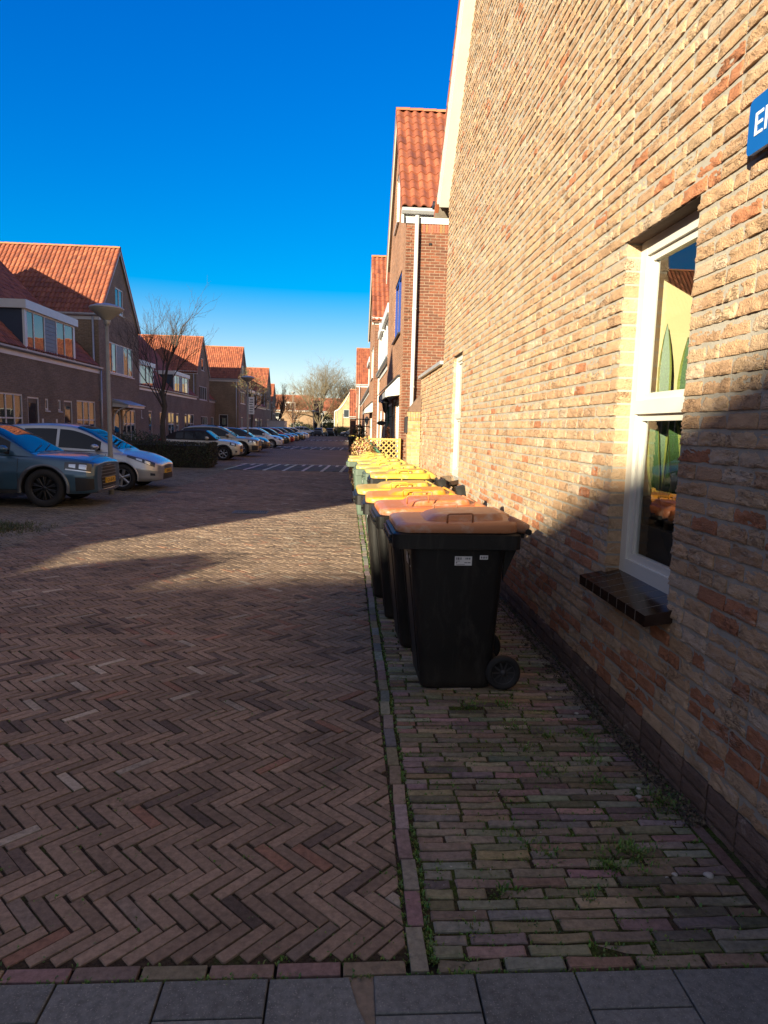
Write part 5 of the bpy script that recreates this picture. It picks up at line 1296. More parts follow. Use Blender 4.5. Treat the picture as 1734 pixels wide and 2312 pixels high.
# toothed brick corner and soldier course of the side wall
b = MB(); b.box(1.214, 1.262, 15.094, 15.0995, .02, 6.2); z = .1; pts = []
for k in range(42):
    z = .1+k*.149; b.box(1.213, 1.33, 15.086, 15.0942, z, z+.052)
b.build('corner_bricks', M['redbrick'], hR)
b = MB(); r = random.Random(6)
for k in range(44):
    b.face([(1.52+k*.0615, 15.094, 5.98), (1.52+k*.0615+.05, 15.094, 5.98), (1.52+k*.0615+.05, 15.094, 6.18), (1.52+k*.0615, 15.094, 6.18)], tuple(q*r.uniform(.7, 1.2) for q in (.34, .14, .07)))
b.build('soldier_course', mk('soldier_brick', (1, 1, 1), .85, .2, 20, attr=True, bs=.3), hR)
b = MB(); b.box(1.72, 1.78, 15.07, 15.099, 5.72, 5.76); b.build('vent', M['ink'], hR)
def canopy(F, h, u0, u1, z, d=.62):
    c = MB(F); c.prism([(0, z+.42), (.05, z+.42), (d, z+.10), (d, z-.06), (d-.05, z-.06), (d-.05, z), (0, z)], u0, u1, 'x'); o = c.build('canopy', M['zinc'], h); c = MB(F); c.prism([(.004, z+.40), (.05, z+.40), (d-.01, z+.09), (d-.01, z-.05), (.004, z+.0)], u0-.012, u0-.002, 'x'); c.build('canopy_end', M['cream'], o)
    c = MB(F); c.prism([(0, z+.47), (.06, z+.47), (d+.05, z+.125), (d+.05, z+.102), (.05, z+.425), (0, z+.425)], u0-.04, u1+.04, 'x'); c.build('canopy_roof', M['dark'], o)
canopy(FR, hR, .7, 4.2, 2.48, .34)
terrace('red_row_house', 'red brick house with a white dormer between the two tall red gables', 1.36, -1, 21.1, 29.4, 9, 4.0, 9.0, 'redbrick', [O(1, 2.6, .5, 2.4), O(3.2, 4.1, 0, 2.4, door=1), O(5.4, 7.0, .5, 2.4)], [(1.0, 4.6, dict(cols=(.3, .65))), (5.2, 7.6, dict(cols=(.5,)))], seed=31)
hR2, FR2 = gable_house('red_house', 'second red gable house, half hidden behind the first one, with white downpipe', 1.12, -1, 29.4, 35.6, 9, 6.4, 9.65, 'redbrick', [O(1.0, 3.6, 4.0, 5.4, cols=(.5,)), O(2.4, 3.7, 6.9, 8.2), O(1.2, 3.2, 0, 2.4), O(3.6, 4.5, 0, 2.4, door=1)], seed=32, bargemat='cream')
canopy(FR2, hR2, .6, 4.6, 2.4, .36)
terrace('red_row_house', 'long low red brick row hidden behind the second red gable house', 1.30, -1, 35.6, 66.6, 9, 4.0, 8.6, 'redbrick', [O(4, 6, .5, 2.4), O(12, 14, .5, 2.4), O(20, 22, .5, 2.4)], [(3, 7, dict(cols=(.5,)))], fine=False, tw=.42, seed=33)
hR3, FR3 = gable_house('red_house', 'third and farthest red gable house with an orange roof and white downpipe', .93, -1, 67, 73.4, 9, 5.95, 9.75, 'redbrick', [O(1.0, 3.6, 3.8, 5.2, cols=(.5,)), O(1.2, 3.2, .4, 2.4)], seed=34, bargemat='cream')
terrace('red_row_house', 'red brick row beyond the third red gable house', 1.2, -1, 73.4, 97, 9, 4.0, 8.0, 'redbrick', [O(4, 6, .5, 2.4)], [], fine=False, tw=.42, seed=35)
gable_house('low_house', 'low house with a long orange roof and dark garage front near the street end', .38, -1, 98.6, 107, 10, 3.25, 7.35, 'redbrick', [O(1, 3.4, 0, 2.4)], seed=36, fine=False, tw=.3, pipes=False, bargemat='cream', gmat='white')
# pale end wall with a swept roof line
h = empty('pale_house', (-.5, 127, 0), 'pale yellow house end with swept white edged roof line beyond the right row', 'house')
pf = [(-2.4, 4.5), (-1.6, 4.9), (-.9, 5.7), (-.3, 6.7), (.3, 8.0), (.62, 8.8)]
mb = MB(frame((0, 125, 0), (1, 0, 0), (0, -1, 0))); wall(mb, -2.4, 4.5, 0, pf+[(4.5, 8.8)], [(-.75, .3, 3.5, 4.95)]); mb.build('end_wall', M['yelbrick'], h)
mb = MB(frame((0, 125, 0), (1, 0, 0), (0, -1, 0)))
for (a, za), (c, zc) in zip(pf, pf[1:]): mb.face([(a, .12, za-.02), (c, .12, zc-.02), (c, .12, zc+.2), (a, .12, za+.2)]); mb.face([(a, .12, za+.2), (c, .12, zc+.2), (c, -5, zc+.2), (a, -5, za+.2)])
mb.box(-2.5, -2.38, 0, .12, 0, 4.6); mb.build('roof_edge', M['white'], h)
window(frame((0, 125, 0), (1, 0, 0), (0, -1, 0)), h, (-.75, .3, 3.5, 4.95), (), (), 'white')
mb = MB(); mb.face([(-2.4, 130, 0), (4.5, 130, 0), (4.5, 130, 8.8), (.62, 130, 8.8), (-2.4, 130, 4.5)]); mb.face([(-2.4, 125, 0), (-2.4, 130, 0), (-2.4, 130, 4.5), (-2.4, 125, 4.5)]); mb.face([(4.5, 125, 0), (4.5, 130, 0), (4.5, 130, 8.8), (4.5, 125, 8.8)]); mb.build('back_wall', M['yelbrick'], h)
mb = MB(); mb.box(-2.3, .5, 124.6, 124.9, 0, .9); mb.build('plinth', M['white'], h)
# houses across the end of the street (built along y, then turned to face the camera)
M['buff'] = brickmat('buff_brick', (.30, .18, .10), (.24, .14, .08), (.26, .23, .18), .0625, .22)
def turn(h, x, y): h.location = (x, y, 0); h.rotation_euler = (0, 0, R(-90))
hE, FE = terrace('end_house', 'buff brick house with orange roof and white dormer facing down the street', 0, 1, 0, 11, 9, 5.25, 8.6, 'buff', [O(2.2, 3.6, 3.0, 4.6), O(6.4, 7.4, 3.1, 4.5), O(1.2, 3.4, .4, 2.3), O(6, 8, .4, 2.3)], [(4.8, 7.0, dict(cols=(.5,)))], fine=False, tw=.42, seed=40)
b = MB(FE); b.box(.6, 3.9, .0, 1.0, 2.72, 2.85); b.box(.6, 3.9, .96, 1.0, 2.851, 3.6); bal = b.build('balcony', M['white'], hE)
turn(hE, -13.2, 154.5)
hE2, FE2 = terrace('end_house', 'buff brick house with a long white balcony behind the big bare tree', 0, 1, 0, 12, 9, 5.25, 8.3, 'buff', [O(1.2, 3.6, 3.0, 4.9), O(6.4, 8.4, 3.0, 4.9), O(1.2, 3.4, .4, 2.3), O(6, 8, .4, 2.3)], [], fine=False, tw=.42, seed=41)
b = MB(FE2); b.box(.4, 6.6, .0, 1.2, 2.55, 2.7); b.box(.4, 6.6, 1.15, 1.2, 2.701, 3.5); b.build('balcony', M['white'], hE2)
turn(hE2, -2.9, 158.5)
hE3, FE3 = terrace('end_house', 'plain brick house far left across the street end', 0, 1, 0, 26, 9, 5.0, 8.2, 'buff', [O(3, 5, .4, 2.3), O(9, 11, .4, 2.3)], [], fine=False, tw=.42, seed=42); turn(hE3, -33, 160)
hE4, FE4 = terrace('end_house', 'dark roofed house far right across the street end', 0, 1, 0, 26, 9, 4.6, 8.0, 'buff', [O(3, 5, .4, 2.3)], [], fine=False, tw=.42, seed=43); turn(hE4, 17, 164)
# ------------------------------------------------------------------ street lamps
def lamp(x, y, H, label, k=1.0, lean=0, lod=1, local=None):
    t = empty('street_lamp', (x, y, 0), label, 'street lamp', 'street lamps'); n = 20 if lod else 10
    p = MB(); p.tube([(x, y, 0), (x, y, .9), (x, y, .95), (x, y, H-.42)], [.068*k, .066*k, .058*k, .040*k], n); p.box(x-.04, x+.04, y-.072*k, y-.055*k, .45, .8); p.build('pole', M['concrete'], t)
    p = MB(); p.lathe([(.045*k, H-.50), (.075*k, H-.46), (.085*k, H-.38), (.08*k, H-.36)], (x, y, 0), n=n); p.build('collar', M['grey'], t)
    p = MB(); p.lathe([(.085*k, H-.38), (.19*k, H-.30), (.33*k, H-.20), (.385*k, H-.155), (.392*k, H-.135)], (x, y, 0), n=max(n, 16)); p.build('lamp_shade', M['opal'], t)
    p = MB(); p.lathe([(.388*k, H-.145), (.412*k, H-.135), (.412*k, H-.105), (.385*k, H-.085), (.26*k, H-.045), (.10*k, H-.012), (0, H)], (x, y, 0), n=max(n, 16)); p.build('lamp_cap', M['zinc'], t)
    return t
lamp(-5.46, 15.62, 4.32, 'grey street lamp with bowl shaped head between the blue and the silver car', .90)
l2 = lamp(-6.22, 42.0, 4.70, 'second grey street lamp, carrying a narrow white banner sign', 1.05)
t = empty('banner_sign', (-6.1, 41.9, 2.85), 'narrow white upright banner fixed to the second street lamp', 'sign')
b = MB(); b.box(-6.14, -5.80, 41.87, 41.89, 2.34, 3.40); b.build('panel', M['paper'], t)
b = MB(); r = random.Random(3)
for k in range(6): z = 2.45+k*.15; b.box(-6.11+r.uniform(0, .04), -5.84-r.uniform(0, .08), 41.862, 41.868, z, z+.06)
b.build('print', bpy.data.materials['print_grey'], t)
b = MB(); b.box(-6.2, -5.80, 41.89, 41.92, 3.36, 3.39); b.box(-6.2, -5.80, 41.89, 41.92, 2.36, 2.39); b.build('bracket', M['grey'], t)
lamp(-7.9, 97, 6.6, 'tall thin street lamp at the end of the parked row', .8, lod=0)
lamp(-6.3, 124, 4.6, 'street lamp in front of the big bare tree', .95, lod=0)
lamp(-5.0, 133, 4.3, 'pale low street lamp just right of the big bare tree trunk', .9, lod=0)
t = empty('signpost', (-1.85, 123.5, 0), 'bare grey post at the street end before the pale house', 'post')
b = MB(); b.tube([(-1.85, 123.5, 0), (-1.85, 123.5, 4.6)], .06, 6); b.build('pole', M['grey'], t)
b = MB(); b.lathe([(0, 4.6), (.07, 4.6), (.07, 4.66), (0, 4.7)], (-1.85, 123.5, 0), n=8); b.build('cap', M['grey'], t)

# ------------------------------------------------------------------ trees
def tree(name, label, x, y, H, tr, seed, first, levels, spread, mats, ntop=9, sides=(8, 6, 4, 3, 3), up=.35, ratio=.62, kids=(7, 5, 4, 3), wig=.18, leaves=0, leafcol=None, group='bare trees', minr=.004, lenf=.42, thin=1.0):
    t = empty(name, (x, y, 0), label, 'tree', group); r = random.Random(seed); trunk, crown, lv = MB(), MB(), MB()
    def grow(mb, p, d, L_, rad, lev):
        n = 5 if lev < 2 else 3; pts = [p.copy()]; rs = [rad]; dd = d.copy()
        for i in range(n):
            dd = (dd+Vector((r.gauss(0, wig), r.gauss(0, wig), r.gauss(0, wig)+up*.14))).normalized(); p = p+dd*(L_/n); pts.append(p.copy()); rs.append(max(minr*.6, rad*(1-.62*(i+1)/n)))
        mb.tube(pts, rs, sides[min(lev, len(sides)-1)], cap=False)
        if lev >= levels:
            for _ in range(leaves):
                q = pts[r.randint(1, n)]+Vector((r.gauss(0, .09), r.gauss(0, .09), r.gauss(0, .09))); s = r.uniform(.02, .045); a = Vector((r.gauss(0, 1), r.gauss(0, 1), r.gauss(0, 1))).normalized(); b_ = a.orthogonal().normalized()
                lv.face([q-a*s, q+b_*s*.6, q+a*s, q-b_*s*.6], tuple(c*r.uniform(.6, 1.3) for c in leafcol))
            return
        k = kids[min(lev, len(kids)-1)]
        for j in range(k):
            a = r.uniform(.30 if lev else .45, 1.0); i = min(int(a*n), n-1); f = a*n-i; q = pts[i].lerp(pts[i+1], f); rr_ = (rs[i]+(rs[i+1]-rs[i])*f)*r.uniform(.5, .75)
            base = (pts[i+1]-pts[i]).normalized(); o = base.orthogonal().normalized(); o.rotate(Matrix.Rotation(j*2.4+r.uniform(-.5, .5), 3, base))
            nd_ = (base*math.cos(spread)+o*math.sin(spread)*r.uniform(.7, 1.2)+Vector((0, 0, up*.4))).normalized()
            grow(crown, q, nd_, L_*ratio*r.uniform(.7, 1.15), max(minr, rr_), lev+1)
    # trunk
    hgt = H*first; pts = [Vector((x+r.gauss(0, .02*i), y+r.gauss(0, .02*i), hgt*i/5)) for i in range(6)]
    trunk.tube(pts, [tr*1.25, tr, tr*.94, tr*.9, tr*.86, tr*.8], 12, cap=False)
    for j in range(ntop):
        a = j*2.4+r.uniform(-.4, .4); lean = (.15 if j == 0 else r.uniform(.25, 1.0)*spread*1.25); d = Vector((math.cos(a)*math.sin(lean), math.sin(a)*math.sin(lean), math.cos(lean)))
        q = pts[-1] if j < 4 else pts[3].lerp(pts[5], r.random()); grow(trunk if j == 0 else crown, q, d, H*lenf*r.uniform(.85, 1.1)*(1.2 if j == 0 else 1), tr*r.uniform(.38, .6)*(thin if j else .9), 0)
    trunk.build('trunk', mats[0], t); crown.build('crown', mats[1], t)
    if leaves: lv.build('leaves', mats[2], t)
    return t
M['leaf'] = mk('dry_leaf', (1, 1, 1), .8, .2, 3, attr=True)
tree('bare_tree', 'bare young street tree rising from the hedge bed before the gable houses', -7.42, 27.3, 7.0, .11, 17, .42, 3, .60, (M['bark'], M['twig']), ntop=10, kids=(7, 5, 3), wig=.10, minr=.004, up=.5, lenf=.36, ratio=.50, thin=.5)
tree('bare_tree', 'huge spreading bare tree at the end of the street', -6.0, 141, 15.6, .42, 5, .2, 3, .85, (M['bark'], M['paletwig']), ntop=14, kids=(8, 7, 6), sides=(6, 5, 3, 3), wig=.12, minr=.012, up=.34, lenf=.50, ratio=.56, thin=.8)
tree('bare_tree', 'tall bare tree half hidden by the last right hand roofs', 1.8, 150, 14.5, .35, 8, .2, 3, .75, (M['bark'], M['paletwig']), ntop=11, kids=(8, 6, 5), sides=(6, 5, 3, 3), wig=.16, minr=.018, up=.6, lenf=.46, ratio=.55)
tree('bare_tree', 'thin dark bare tree at the left end of the street beyond the trailer', -12.3, 118, 9.0, .22, 9, .25, 3, .5, (M['bark'], M['twig']), ntop=9, kids=(7, 5, 4), sides=(5, 4, 3, 3), wig=.15, minr=.013, up=.7, lenf=.44, ratio=.52)
tree('bare_tree', 'bare rusty brown tree left of the huge spreading tree', -11.0, 138, 9.5, .2, 12, .25, 3, .6, (M['bark'], mk('rust_twig', (.20, .10, .05), .85, .3, 1)), ntop=10, kids=(7, 5, 4), sides=(5, 4, 3, 3), minr=.016, lenf=.42, ratio=.55)
tree('bare_tree', 'low bushy tree with brown twigs right of the huge spreading tree', -1.8, 139, 8.2, .18, 14, .2, 3, .6, (M['bark'], bpy.data.materials['rust_twig']), ntop=11, kids=(7, 6, 4), sides=(5, 4, 3, 3), minr=.016, lenf=.44, ratio=.55)
tree('street_tree', 'small street tree still holding tan leaves beside the second lamp post', -7.6, 53, 6.4, .10, 4, .6, 2, .7, (M['bark'], M['twig'], M['leaf']), ntop=9, kids=(6, 5), minr=.006, lenf=.22, leaves=7, leafcol=(.22, .17, .07), group='leafy street trees')

# clipped round tree in the side street, outside the picture: its crown throws the rounded shadow on the road
t = empty('clipped_tree', (-11.1, -5.3, 0), 'clipped round evergreen in the side street, outside the picture', 'tree')
b = MB(); b.tube([(-11.1, -5.3, 0), (-11.1, -5.3, 3.3)], [.12, .08], 8); b.build('trunk', M['bark'], t)
CLIPPED = t
# ------------------------------------------------------------------ hedges, shrubs, weeds
def leafblob(mb, fn, n, size, cols, r, flat=.0):
    for _ in range(n):
        q, nrm = fn(r); a = Vector((r.gauss(0, 1), r.gauss(0, 1), r.gauss(0, 1))).normalized(); b_ = a.cross(nrm)
        if b_.length < .1: b_ = a.orthogonal()
        b_.normalize(); s = size*r.uniform(.6, 1.4); c = cols[r.randrange(len(cols))]; c = tuple(k*r.uniform(.65, 1.3) for k in c)
        mb.face([q-a*s, q+b_*s*.5, q+a*s, q-b_*s*.5], c)
hc = [(.035, .045, .018), (.05, .055, .022), (.06, .045, .025), (.03, .035, .018)]
def boxfn(x0, x1, y0, y1, z0, z1, deep=.12):
    def f(r):
        k = r.random(); u, v, w = r.random(), r.random(), r.random()
        p = Vector((x0+(x1-x0)*u, y0+(y1-y0)*v, z0+(z1-z0)*w)); d = abs(r.gauss(0, deep*.5))
        if k < .42: p.y = y0+d; n = Vector((0, -1, 0))
        elif k < .66: p.x = x1-d; n = Vector((1, 0, 0))
        elif k < .95: p.z = z1-d+.03*noise.noise(p*3); n = Vector((0, 0, 1))
        else: p.y = y1-d; n = Vector((0, 1, 0))
        p += Vector((noise.noise(p*2.2), noise.noise(p*2.2+Vector((9, 0, 0))), noise.noise(p*2.2+Vector((0, 9, 0)))))*.06
        return p, n
    return f
M['hedge'] = mk('hedge_leaf', (1, 1, 1), .6, .2, 3, attr=True)
t = empty('hedge', (-8.2, 26.3, 0), 'clipped brown green hedge between the silver car and the ivory convertible', 'hedge')
b = MB(); r = random.Random(4); leafblob(b, boxfn(-11.0, -5.2, 25.5, 27.0, .05, .96), 17000, .030, hc, r); b.build('foliage', M['hedge'], t)
b = MB()
for k in range(420):
    q = Vector((r.uniform(-10.9, -5.25), r.uniform(25.55, 26.9), 0)); b.tube([q, q+Vector((r.gauss(0, .06), r.gauss(0, .06), .45)), q+Vector((r.gauss(0, .12), r.gauss(0, .12), .9))], [.008, .006, .004], 3, cap=False)
b.build('stems', M['twig'], t)
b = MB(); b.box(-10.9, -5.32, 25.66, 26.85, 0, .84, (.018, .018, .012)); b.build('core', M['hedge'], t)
def ball(cx, cy, cz, rx, ry, rz):
    def f(r):
        d = Vector((r.gauss(0, 1), r.gauss(0, 1), r.gauss(0, 1))).normalized(); k = 1-abs(r.gauss(0, .22)); k *= 1+.22*noise.noise(d*2.1+Vector((cx, cy, 0)))
        return Vector((cx+d.x*rx*k, cy+d.y*ry*k, max(.03, cz+d.z*rz*k))), d
    return f
b = MB(); r = random.Random(61); leafblob(b, ball(-11.1, -5.3, 3.7, .9, .9, .9), 5200, .09, [(.03, .05, .02)], r); b.build('crown', M['hedge'], CLIPPED)
def shrub(name, label, balls, n, size, cols, seed, cat='shrub', group=None, stems=8):
    x, y = balls[0][0], balls[0][1]; t = empty(name, (x, y, 0), label, cat, group); r = random.Random(seed); b = MB()
    for bl in balls: leafblob(b, ball(*bl), n//len(balls), size, cols, r)
    b.build('foliage', M['hedge'], t); b = MB()
    for _ in range(stems):
        bl = balls[r.randrange(len(balls))]; b.tube([(bl[0]+r.gauss(0, .05), bl[1]+r.gauss(0, .05), 0), (bl[0]+r.gauss(0, bl[3]*.4), bl[1]+r.gauss(0, bl[4]*.4), bl[2]+bl[5]*.6)], [.015, .006], 4, cap=False)
    b.build('stems', M['twig'], t); return t
gc = [(.03, .06, .02), (.045, .075, .025), (.025, .045, .02)]
shrub('shrub', 'dark evergreen shrub behind the hedge under the white canopy', [(-8.9, 28.6, .8, .9, .5, .55), (-10.0, 28.8, .75, .8, .5, .5), (-8.0, 28.5, .7, .6, .4, .5)], 5000, .035, gc, 5)
shrub('shrub', 'small leafy shrub cut off by the left frame edge beside the blue car', [(-6.62, 12.35, .55, .14, .2, .40), (-6.68, 12.4, .2, .16, .2, .22)], 900, .03, [(.06, .09, .03), (.08, .09, .03)], 6)
shrub('conifer', 'round dark evergreen at the end of the street', [(-3.6, 128, 2.0, 1.2, 1.0, 2.2), (-3.2, 128, .9, 1.6, 1.0, 1.2)], 5000, .10, [(.03, .06, .02), (.05, .085, .02), (.06, .09, .025)], 7, 'shrub')
shrub('shrub', 'dark evergreen mass beneath the white balcony on the left', [(-10.8, 146, 1.3, 2.2, 1, 1.5), (-8.6, 146, 1.0, 1.4, 1, 1.2)], 3500, .11, [(.025, .04, .015), (.04, .05, .02)], 8)
shrub('hedge', 'sunlit green and yellow hedge in front of the pale house', [(-1.0, 123, .9, 1.0, .8, .9), (.3, 123.3, .7, 1.2, .8, .8)], 3000, .09, [(.11, .13, .03), (.16, .14, .03), (.08, .10, .03)], 9, 'hedge')
# dried hydrangea in a brick bed, agave like leaf, lattice fence and clutter in front of the red house
shrub('dry_bush', 'big round dried straw coloured bush behind the last wheelie bins', [(.34, 14.85, .98, .33, .30, .50), (.36, 14.85, .7, .33, .30, .5)], 6500, .022, [(.60, .36, .14), (.70, .46, .20), (.45, .24, .09), (.62, .44, .24)], 10, 'bush', stems=26)
t = empty('planter', (.2, 15.35, 0), 'low red brick planter edge beside the dried bush', 'planter')
b = MB(); b.box(.14, .27, 15.2, 15.5, 0, 1.22); b.build('brick', M['redbrick'], t)
b = MB(); b.box(.12, .29, 15.18, 15.52, 1.221, 1.26); b.build('cap', M['redbrick'], t)
t = empty('garden_hose_reel', (.6, 15.25, 0), 'long green board leaning diagonally against the lattice fence', 'board')
t.name = 'leaning_board'; ORG[t.name] = Vector((.6, 15.25, 0))
b = MB(); b.grid([[(.38, 14.93, 1.44), (.43, 14.93, 1.46), (.43, 14.97, 1.46), (.38, 14.97, 1.44)], [(.86, 14.86, .95), (.91, 14.86, .99), (.91, 14.90, .99), (.86, 14.90, .95)]], closed=True, cap=True, sm=False); b.build('board', M['green'], t)
b = MB(); b.tube([(.88, 14.88, .97), (1.0, 14.9, .02)], .02, 6); b.build('prop', M['green'], t)
M['pine'] = mk('fence_pine', (.52, .33, .10), .6, .15, 8)
t = empty('lattice_fence', (.85, 15.3, 0), 'yellow pine lattice fence panel at the corner of the red house', 'fence')
b = MB(); x0, x1, z0, z1, yy = .52, 1.17, .55, 1.46, 15.02
b.box(x0, x1, yy-.02, yy+.02, z1-.045, z1); b.box(x0, x1, yy-.02, yy+.02, z0, z0+.045); b.build('rail', M['pine'], t)
for x in (x0-.04, x1):
    b = MB(); b.box(x, x+.045, yy-.025, yy+.025, 0, z1+.05 if x < 1 else z1+.01); b.build('post', M['pine'], t)
b = MB(); wdt, hgt = x1-x0, z1-z0; st = .118
for s, dy in ((1, -.008), (-1, .006)):
    k = -hgt
    while k < wdt:
        pts = []
        a0, a1 = max(0, k), min(wdt, k+hgt)
        if a1-a0 > .03:
            if s > 0: p, q = Vector((x0+a0, 0, z0+(a0-k))), Vector((x0+a1, 0, z0+(a1-k)))
            else: p, q = Vector((x0+a0, 0, z1-(a0-k))), Vector((x0+a1, 0, z1-(a1-k)))
            d = (q-p).normalized(); nn = Vector((-d.z, 0, d.x))*.012
            for ya, yb in ((yy+dy-.005, yy+dy+.005),):
                A = [p+nn, q+nn, q-nn, p-nn]; f1 = [Vector((v.x, ya, v.z)) for v in A]; f2 = [Vector((v.x, yb, v.z)) for v in A]
                b.face(f1); b.face(f2[::-1])
                for i in range(4): b.face([f1[i], f2[i], f2[(i+1) % 4], f1[(i+1) % 4]])
        k += st
b.build('lattice', M['pine'], t)
def lantern(x, y, z, label, s=1.0):
    t = empty('wall_lantern', (x, y, z), label, 'lantern', 'wall lanterns')
    b = MB(); b.lathe([(0, z+.17*s), (.03*s, z+.14*s), (.10*s, z+.06*s), (.105*s, z+.045*s), (.075*s, z+.045*s)], (x, y, 0), n=6); b.lathe([(0, z-.17*s), (.03*s, z-.14*s), (.055*s, z-.11*s), (.05*s, z-.10*s)], (x, y, 0), n=6); b.build('lantern_cap', M['dark'], t)
    b = MB(); b.lathe([(.075*s, z+.045*s), (.05*s, z-.10*s)], (x, y, 0), n=6); b.build('lantern_glass', M['carglass'], t)
    b = MB(); b.tube([(1.22, y, z+.02), (1.22, y, z-.2*s), (x, y, z-.28*s), (x, y, z-.16*s)], .012, 6); b.build('arm', M['dark'], t); return t
lantern(.98, 17.4, 2.28, 'black six sided wall lantern beside the dark door of the red house', 1.25)
lantern(.86, 29.6, 2.0, 'small black wall lantern on the second red gable house', 1.2)
t = empty('hanging_sign', (1.0, 19.0, 1.83), 'small dark oval sign hanging from the red house wall', 'sign')
b = MB(); b.grid([[(.97+.13*math.cos(a), 19+dy, 1.83+.065*math.sin(a)) for a in lin(0, 2*math.pi, 20)[:-1]] for dy in (-.012, .012)], closed=True, cap=True); b.build('plate', M['dark'], t)
b = MB(); b.tube([(1.22, 19, 1.92), (.9, 19, 1.92)], .01, 5); b.tube([(.97, 19, 1.92), (.97, 19, 1.88)], .006, 4); b.build('bracket', M['dark'], t)
t = empty('trellis', (.5, 24, 0), 'dark iron trellis with climbing plants before the second red house', 'trellis')
b = MB()
for k in range(5): b.box(.1+k*.17, .125+k*.17, 23.98, 24.02, 0, 2.0)
for z in (.3, .8, 1.3, 1.72, 1.97): b.box(.1, .81, 23.97, 23.99, z, z+.035)
b.build('iron', M['dark'], t)
b = MB(); r = random.Random(8); leafblob(b, ball(.42, 23.95, 1.0, .33, .12, .9), 1500, .04, [(.03, .045, .02), (.05, .06, .025)], r); b.build('climber', M['hedge'], t)
shrub('shrub', 'dark garden shrub behind the lattice fence', [(.75, 18.2, .6, .45, .6, .75), (.55, 20.5, .6, .4, .6, .7)], 2600, .035, [(.02, .03, .015), (.035, .04, .02), (.12, .05, .03)], 18)
shrub('shrub', 'bare reddish climber against the door post of the red house', [(1.05, 17.0, 1.3, .10, .12, .5)], 260, .03, [(.3, .08, .03), (.2, .1, .04)], 28)
t = empty('window_shutter', (1.2, 19.6, 1.4), 'green painted shutter beside the dark door of the red house', 'shutter')
b = MB(); b.box(1.16, 1.2, 19.2, 19.9, .6, 2.3); b.build('board', M['green'], t)
b = MB(); 
for k in range(3): b.box(1.145, 1.159, 19.22, 19.88, .7+k*.7, .78+k*.7)
b.build('batten', M['green'], t)

# weeds, moss and litter on the pavement (too many to count)
def blades(mb, x, y, n, h, spread, r, cols):
    for _ in range(n):
        a = r.uniform(0, 6.28); d = abs(r.gauss(0, spread)); q = Vector((x+math.cos(a)*d, y+math.sin(a)*d, -.006)); l = h*r.uniform(.4, 1.2); ln = r.uniform(.2, .9)
        o = Vector((math.cos(a+r.gauss(0, .6)), math.sin(a+r.gauss(0, .6)), 0)); w = Vector((-o.y, o.x, 0))*r.uniform(.0022, .0044); c = cols[r.randrange(len(cols))]; c = tuple(k*r.uniform(.7, 1.3) for k in c)
        m = q+o*l*ln*.4+Vector((0, 0, l*.6)); e = q+o*l*ln+Vector((0, 0, l*.75)); mb.face([q-w, q+w, m+w*.8, m-w*.8], c); mb.face([m-w*.8, m+w*.8, e], c)
wc = [(.09, .19, .03), (.12, .21, .04), (.07, .14, .03), (.15, .20, .05)]
M['weed'] = mk('weed_leaf', (1, 1, 1), .55, .15, 3, attr=True)
b = MB(); r = random.Random(14)
spots = [(.99, 3.83, 90, .06), (.80, 3.86, 60, .05), (1.06, 3.06, 110, .06), (1.23, 2.93, 100, .05), (1.28, 3.18, 60, .05), (1.47, 2.80, 160, .07), (1.52, 2.72, 100, .06), (1.13, 2.42, 130, .05), (1.20, 2.41, 150, .045), (1.02, 2.33, 60, .05), (.88, 2.40, 40, .04), (.80, 2.46, 40, .04), (1.1, 2.34, 60, .05), (.97, 3.3, 40, .04), (1.34, 3.5, 60, .05), (1.4, 3.36, 70, .05), (.73, 2.62, 30, .04), (.62, 2.22, 30, .03), (.50, 2.05, 25, .03), (.92, 2.18, 25, .03), (1.2, 2.30, 30, .03), (1.15, 3.45, 80, .05), (1.0, 3.55, 60, .05)]
for x, y, n, sp in spots: blades(b, x+r.gauss(0, .02), y+r.gauss(0, .02), int(n*1.5), .027, sp*1.15, r, wc)
for _ in range(900):
    x = r.choice((.302, .306, .232, .31))+r.gauss(0, .006); y = 1.9+12*r.random()**1.6; blades(b, x, y, 5, .014, .008, r, wc)
for _ in range(1100):
    x, y = r.uniform(.32, 1.5), 1.9+.0535*r.randint(0, 60)+r.gauss(0, .004); blades(b, x, y, 7, .013, .016, r, wc)
for _ in range(520):
    x, y = -2.6*r.random()**1.3+.2, 1.9+4.5*r.random()**1.5; blades(b, x, y, 5, .012, .012, r, wc)
for _ in range(160): blades(b, r.uniform(-2.4, 1.4), 1.846+r.gauss(0, .004), 6, .014, .01, r, wc)
stuff(tag(b.build('weeds', M['weed']), 'low green weeds and moss sprouting from the pavement joints', 'weeds'))
b = MB(); r = random.Random(24)
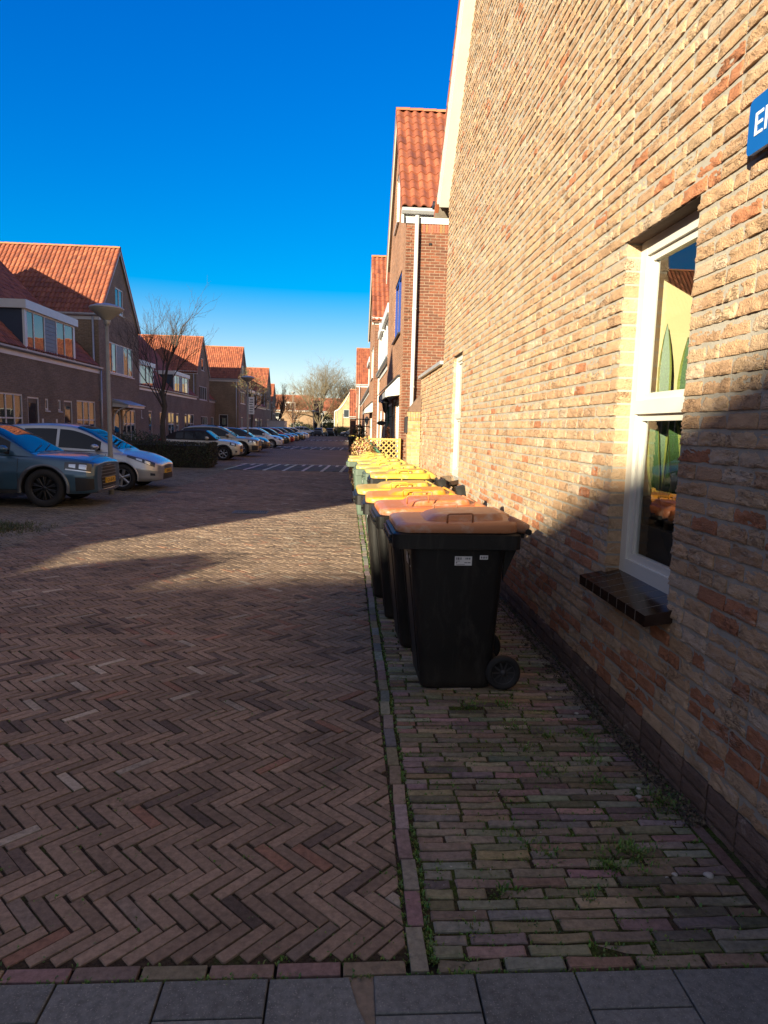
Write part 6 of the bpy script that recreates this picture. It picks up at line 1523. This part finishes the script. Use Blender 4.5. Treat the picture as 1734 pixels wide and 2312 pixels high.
for _ in range(1300): blades(b, -5.6+r.gauss(0, .35), 10.35+r.gauss(0, .28), 4, .07, .05, r, [(.05, .075, .02), (.07, .09, .025), (.10, .09, .04)])
stuff(tag(b.build('grass', M['weed']), 'rough grass verge at the left frame edge in front of the blue car', 'grass'))
b = MB(); r = random.Random(34); lc = [(.06, .045, .03), (.10, .07, .045), (.035, .028, .02), (.14, .11, .07), (.05, .055, .03)]
for _ in range(3600):
    k = r.random(); y = 2.6+5.5*r.random()**1.4; x = 1.60-abs(r.gauss(0, .07))*(1.3 if y > 3.6 else .8); s = r.uniform(.004, .014)
    a = Vector((r.gauss(0, 1), r.gauss(0, 1), r.gauss(0, .5))).normalized(); c_ = a.orthogonal().normalized(); q = Vector((x, y, .004+abs(r.gauss(0, .006)))); b.face([q-a*s, q+c_*s*.5, q+a*s, q-c_*s*.5], lc[r.randrange(5)])
for _ in range(90):
    x, y = r.uniform(.35, 1.58), 2+2.6*r.random(); s = r.uniform(.003, .008); q = Vector((x, y, .006)); c = (.42, .40, .36) if r.random() < .35 else (.22, .18, .11)
    a = Vector((r.gauss(0, 1), r.gauss(0, 1), 0)).normalized()*s; c_ = Vector((-a.y, a.x, 0))*.6; b.face([q-a, q+c_, q+a+Vector((0, 0, .004)), q-c_], c)
stuff(tag(b.build('leaf_litter', M['leaf']), 'dead leaves and grit gathered along the foot of the yellow wall', 'litter'))
b = MB(); r = random.Random(44)
for (x, y, s) in ((1.33, 3.98, .012), (1.42, 3.74, .014), (1.30, 3.66, .01), (1.40, 2.83, .016), (1.43, 2.90, .012), (1.16, 4.3, .025), (1.43, 2.28, .02), (1.30, 2.29, .012)):
    rows = []
    for k, (rr_, h_) in enumerate(((.9, 0), (1, .3), (.7, .6), (.2, .7))): rows.append([(x+s*rr_*math.cos(a)*(1+.2*math.sin(a*3)), y+s*rr_*math.sin(a), s*h_*.8) for a in lin(0, 6.283, 9)[:-1]])
    b.grid(rows, closed=True, cap=True)
stuff(tag(b.build('pebbles', mk('pebble', (.40, .38, .34), .8, .2, 30)), 'scattered pale pebbles and bits of rubble on the pavement', 'pebbles'))
